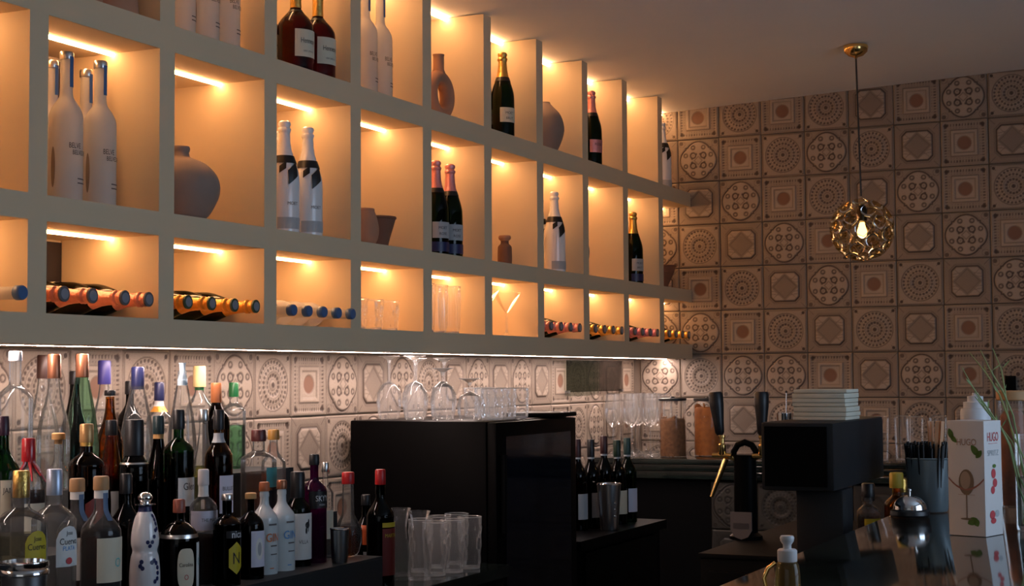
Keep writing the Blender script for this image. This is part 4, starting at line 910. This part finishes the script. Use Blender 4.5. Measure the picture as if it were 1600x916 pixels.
BIN = mat('grey_blue_tin', (.26, .32, .35), .4, .5)
lathe('cup_wall', [(.043, 0), (.045, .004), (.053, .125), (.0515, .126), (.043, .008), (.002, .006)], BIN, bn, 48, mod=lambda q, zz, a: q*(1+.008*math.sin(a*24)))
lathe('rim', [(.0528, .123), (.0545, .1255), (.053, .128), (.0515, .126)], BIN, bn, 36, False, False)
rnd = random.Random(3)
st = mobj('straw', *tubegeo([(0, 0, 0), (0, 0, .155)], .0032, 6), BLACKCAP, bn, loc=(0, 0, .008))
for k in range(96):
    a = rnd.random()*2*PI; q = .040*math.sqrt(rnd.random())
    o = st.copy() if k else st
    if k: link(o)
    o.location = (q*math.cos(a), q*math.sin(a), .008); o.rotation_euler = (-.12*q*math.sin(a)/.04, .12*q*math.cos(a)/.04, 0); o.scale = (1, 1, .93+.1*rnd.random())
sk = mobj('wooden_stick', *boxgeo(-.004, .004, -.0012, .0012, 0, .205), WOODST, bn, loc=(.03, .0, .01), smooth=False)
for k in range(7):
    o = sk.copy() if k else sk
    if k: link(o)
    o.location = (.012+.005*(k % 3), -.022+.007*(k//2), .01); o.rotation_euler = (rnd.uniform(-.06, .06), rnd.uniform(-.02, .10), rnd.random())
# carton
ct = thing('drink_carton', 'white spritz carton printed with a wine glass and leaves', 'box', (-.494, 3.287, 1.1205), (0, 0, math.radians(-17)))
CARD = mat('carton_card', (.66, .64, .63), .55, var=.03)
hw, hh = .0395, .232
bx_ = box('card_box', -hw, hw, -hw, hw, 0, hh, CARD, ct, bev=.001)
yf = -hw-.0006; xf = hw+.0006
fp = box('front_print', -.018, .018, yf, yf+.0004, hh*.355, hh*.358, mat('print_tan', (.35, .2, .12), .6), ct)
text_flat('HUGO', (.002, yf-.0002, hh*.815), (1, 0, 0), (0, 0, 1), .042, mat('print_tan', (.35, .2, .12), .6), fp, 1.3)
def flat_poly(name, pts, m, parent, face='f', d=0.):
    vs = [(x, yf-d, q) for x, q in pts] if face == 'f' else [(xf+d, x, q) for x, q in pts]
    return mobj(name, vs, [tuple(range(len(pts)))], m, parent, smooth=False)
def ell(cx, cz, a, b, n=20, rot=0., point=False):
    q = [(a*math.cos(2*PI*k/n), b*math.sin(2*PI*k/n)*(abs(math.sin(2*PI*k/n))**.8 if point else 1)) for k in range(n)]
    return [(cx+x_*math.cos(rot)-y_*math.sin(rot), cz+x_*math.sin(rot)+y_*math.cos(rot)) for x_, y_ in q]
for (cx, cz, a_, b_, ro) in ((-.032, .205, .012, .006, 1.9), (-.026, .195, .010, .005, 2.3), (.020, .172, .014, .007, 2.2), (.028, .165, .010, .006, .9), (.012, .030, .012, .008, .5), (.020, .028, .009, .007, 2.0)): flat_poly('leaf_print', ell(cx, cz, a_, b_, 16, ro, True), INKGR, ct)
GLP = mat('glass_print', (.20, .14, .09), .6)
flat_poly('glass_print', ell(0, .108, .0165, .026), GLP, ct); flat_poly('glass_highlight_print', ell(-.002, .112, .011, .018), mat('glass_print_light', (.40, .30, .22), .6), ct, d=.0002)
flat_poly('glass_print', [(-.0013, .035), (.0013, .035), (.0013, .085), (-.0013, .085)], GLP, ct); flat_poly('glass_print', ell(0, .034, .014, .0022), GLP, ct)
sw = [(-.0385+.0085*k, .118-.010*k+.0011*k*k) for k in range(10)]
flat_poly('swoosh_print', sw+[(a_, b_-.004) for a_, b_ in reversed(sw)], mat('swoosh_red', (.33, .13, .09), .6), ct, d=.0001)
s1 = box('side_print', xf-.0003, xf+.0001, -.02, .02, hh*.80, hh*.803, INKR, ct)
text_flat('HUGO', (xf+.0003, 0, hh*.86), (0, 1, 0), (0, 0, 1), .05, INKR, s1, 1.5); text_flat('SPRITZ', (xf+.0003, 0, hh*.72), (0, 1, 0), (0, 0, 1), .05, PAPERG, s1)
for (cx, cz, a_, b_, m_) in ((0, .125, .010, .010, INKR), (.006, .106, .010, .009, INKR), (-.004, .092, .009, .008, INKR), (-.008, .042, .012, .009, INKR), (.014, .044, .009, .007, PAPERG), (-.004, .030, .012, .006, INKR), (.004, .140, .008, .004, INKGR)): flat_poly('berry_print', ell(cx, cz, a_, b_, 14), m_, ct, 's')
# white pump bottle behind the carton
wb_ = thing('white_bottle', 'white plastic bottle with a stepped cap behind the carton', 'bottle', (-.552, 3.70, 1.1205))
WPL = mat('white_plastic', (.66, .67, .70), .4, var=.02)
lathe('body', [(.032, 0), (.034, .004), (.034, .24), (.032, .247)], WPL, wb_, 28); lathe('cap', [(.027, .2475), (.027, .262), (.018, .263), (.018, .275), (.007, .277), (.007, .283)], WPL, wb_, 24)
# gold-bodied bottle with white cap at the bottom edge
gb = thing('sanitizer_bottle', 'gold-tinted bottle with a white flip cap at the bottom edge', 'bottle', (-.600, 2.22, 1.1205))
lathe('body', spline([(.0175, 0), (.019, .005), (.0185, .03), (.0175, .045), (.0155, .054), (.0135, .058)], 4), glass('amber_plastic', (.62, .48, .24), milk=.3, milkcol=(.30, .22, .10)), gb, 26)
lathe('collar', [(.013, .057), (.0142, .059), (.0142, .074), (.012, .076)], WPL, gb, 24)
lathe('cap', [(.006, .0758), (.006, .082), (.0095, .087), (.0105, .092), (.009, .095)], WPL, gb, 22)
tube('brass_handle', [(-.016, -.006, .056), (-.026, -.010, .048), (-.032, -.012, .034), (-.026, -.012, .008)], .0032, BRASS, gb, 10)
# jar with wooden lid, blue carton, vase with stems at right edge
wj = thing('wood_lid_jar', 'clear jar with a round wooden lid behind the white bottle', 'jar', (-.505, 3.98, 1.1205))
lathe('glass_wall', [(.033, 0), (.035, .004), (.035, .255), (.034, .26)], CLEARW, wj, 28); lathe('wooden_lid', [(.036, .2605), (.0385, .263), (.0385, .282), (.036, .285)], WOOD, wj, 28)
lathe('filling', [(.028, .005), (.029, .02), (.028, .22), (.02, .235)], mat('rusty_filling', (.28, .11, .06), .8, var=.5, scale=60), wj, 20, mod=lambda q, zz, a: q*(1+.1*math.sin(a*5+zz*70)))
bcn = thing('blue_carton', 'blue and white carton at the right picture edge', 'box', (-.405, 3.86, 1.1205), (0, 0, -.2))
box('card_box', -.05, .05, -.03, .03, 0, .13, mat('pale_grey_card', (.40, .46, .50), .6), bcn, bev=.001); box('blue_band', -.0505, .0505, -.0305, .0305, .131, .20, mat('deep_blue_card', (.02, .06, .16), .5), bcn, bev=.001)
vs_ = thing('glass_vase', 'clear cylinder vase with thin green stems at the right edge', 'vase', (-.395, 3.40, 1.1205))
lathe('glass_wall', [(.032, 0), (.034, .004), (.034, .2), (.0335, .2005)], CLEAR, vs_, 32, True, False)
lathe('water', [(.0305, .011), (.031, .012), (.031, .11), (.030, .111)], glass('vase_water', (.86, .92, .88), gloss=.3), vs_, 28)
rnd = random.Random(11)
for k in range(9):
    a = rnd.random()*2*PI; q = .02*math.sqrt(rnd.random()); lean = (rnd.uniform(-.15, .05), rnd.uniform(-.05, .08)); hh_ = rnd.uniform(.26, .39)
    pts = [(q*math.cos(a)+lean[0]*(s/8)**1.7+.006*math.sin(s*1.3+k), q*math.sin(a)+lean[1]*(s/8)**1.7, .012+hh_*s/8) for s in range(9)]
    s_ = tube('stem', pts, [.0017]*6+[.0019, .0015, .0008], LEAF, vs_, 7)
    for j in (6, 7):
        p = Vector(pts[j]); d = Vector((rnd.uniform(-1, 1), rnd.uniform(-1, 1), .9)).normalized(); sdv = d.orthogonal().normalized()*.0022; e = p+d*.03
        mobj('leaf', [p, p+d*.017+sdv, e, p+d*.017-sdv, p+d*.017+d.cross(sdv)*.4], [(0, 1, 4), (1, 2, 4), (2, 3, 4), (3, 0, 4)], LEAF, s_, smooth=False)
# bottles on the bench beyond the machine
z0 = .9497
for X, Y, h, r, gm, cm, lm, d in ((-.865, 3.99, .22, .030, CLEARW, BLACKCAP, YELLOW, 'small bottle with black cap and yellow label beside the black machine'),
                           (-.805, 4.05, .245, .032, AMBER, mat('lemon_cap', (.55, .40, .04), .5), mat('amber_paper', (.50, .26, .04), .5), 'amber syrup bottle with a lemon-yellow cap behind the bell'),
                           (-.81, 4.13, .225, .030, CLEARW, GOLD, mat('gold_paper', (.45, .30, .06), .5), 'syrup bottle with a golden top behind the amber one'),
                           (-.885, 4.08, .20, .030, BROWN, BLACKCAP, mat('mauve_paper', (.30, .16, .16), .5), 'brown syrup bottle with mauve label beside the machine')):
    liquor(d, (X, Y, z0), h, r, 'sq', gm, cm, .84, cap_r=r*.55, labels=[('rect', -.9, .05, .15, .6, lm)], liq=LIQ_AMBER if gm is CLEARW else None, group='syrup bottles beyond the machine', name='syrup_bottle')
# ------------------------------------------------------------------ pendant lamp
pc = (-1.372, 6.25); zc = ceilz(pc[0])
pd = thing('pendant_lamp', 'pendant lamp with an amber glass flower globe on a thin cord', 'lamp', (pc[0], pc[1], zc))
lathe('ceiling_rose', [(.048, -.004), (.05, -.012), (.046, -.03), (.03, -.045), (.008, -.052), (.004, -.058)], BRASS, pd, 30)
tube('cord', [(0, 0, -.05), (.004, 0, -.3), (.010, 0, -.62)], .0038, BLACKCAP, pd, 8)
gc = Vector((.012, 0, 2.03-zc))
lathe('lamp_holder', [(.012, .03), (.02, .035), (.022, .08), (.014, .098), (.005, .105)], mat('dark_bronze', (.05, .035, .02), .35, .8), pd, 24, loc=tuple(gc))
bulb = lathe('bulb', spline([(.003, -.035), (.016, -.025), (.020, -.008), (.014, .012), (.010, .03)], 4), emit('bulb_glow', (1, .62, .22), 9), pd, 20, loc=tuple(gc))
SMK = glass('amber_petal_glass', (.80, .66, .40), rough=.06, gloss=1.0)
prp = spline([(.003, 0), (.012, .0015), (.022, .006), (.029, .013), (.031, .017)], 3)
pv, pf = lathegeo(prp+[(.0298, .0178)], 9, True, False, mod=lambda q, zz, a: q*(1+.10*math.cos(a*5)))
pme = meshdata('glass_petal', pv, pf, SMK, True, 50)
nP = 44
for k in range(nP):
    yv = 1-2*(k+.5)/nP; rr = math.sqrt(1-yv*yv); ph = k*2.399963
    d = Vector((rr*math.cos(ph), rr*math.sin(ph), yv))
    if d.z > .93: continue
    o = bpy.data.objects.new('glass_petal', pme); link(o); o.parent = pd
    o.location = gc+d*.108
    o.rotation_mode = 'QUATERNION'; o.rotation_quaternion = d.to_track_quat('Z', 'Y')
pl_ = bpy.data.lights.new('pendant_light', 'POINT'); pl_.energy = 1.2; pl_.color = (1, .62, .3); pl_.shadow_soft_size = .03
po = bpy.data.objects.new('pendant_light', pl_); link(po); po.parent = pd; po.location = gc+Vector((0, 0, -.06))
# ------------------------------------------------------------------ two black plates on the back wall behind the stems
for (xc, hw_, z0_, z1_, d) in ((-.919, .023, 1.335, 1.435, 'left'), (-.820, .034, 1.30, 1.435, 'right')):
    wp = thing('black_plate', 'small black plate on the tiled wall behind the stems, %s of two' % d, 'plate', (xc, YB-.026, z0_), group='black plates on the back wall')
    box('backing', -hw_, hw_, 0, .012, 0, z1_-z0_, BLACKM, wp, bev=.002); box('cover', -hw_*.8, hw_*.8, -.003, -.0002, .008, z1_-z0_-.008, BLACK, wp, bev=.001)
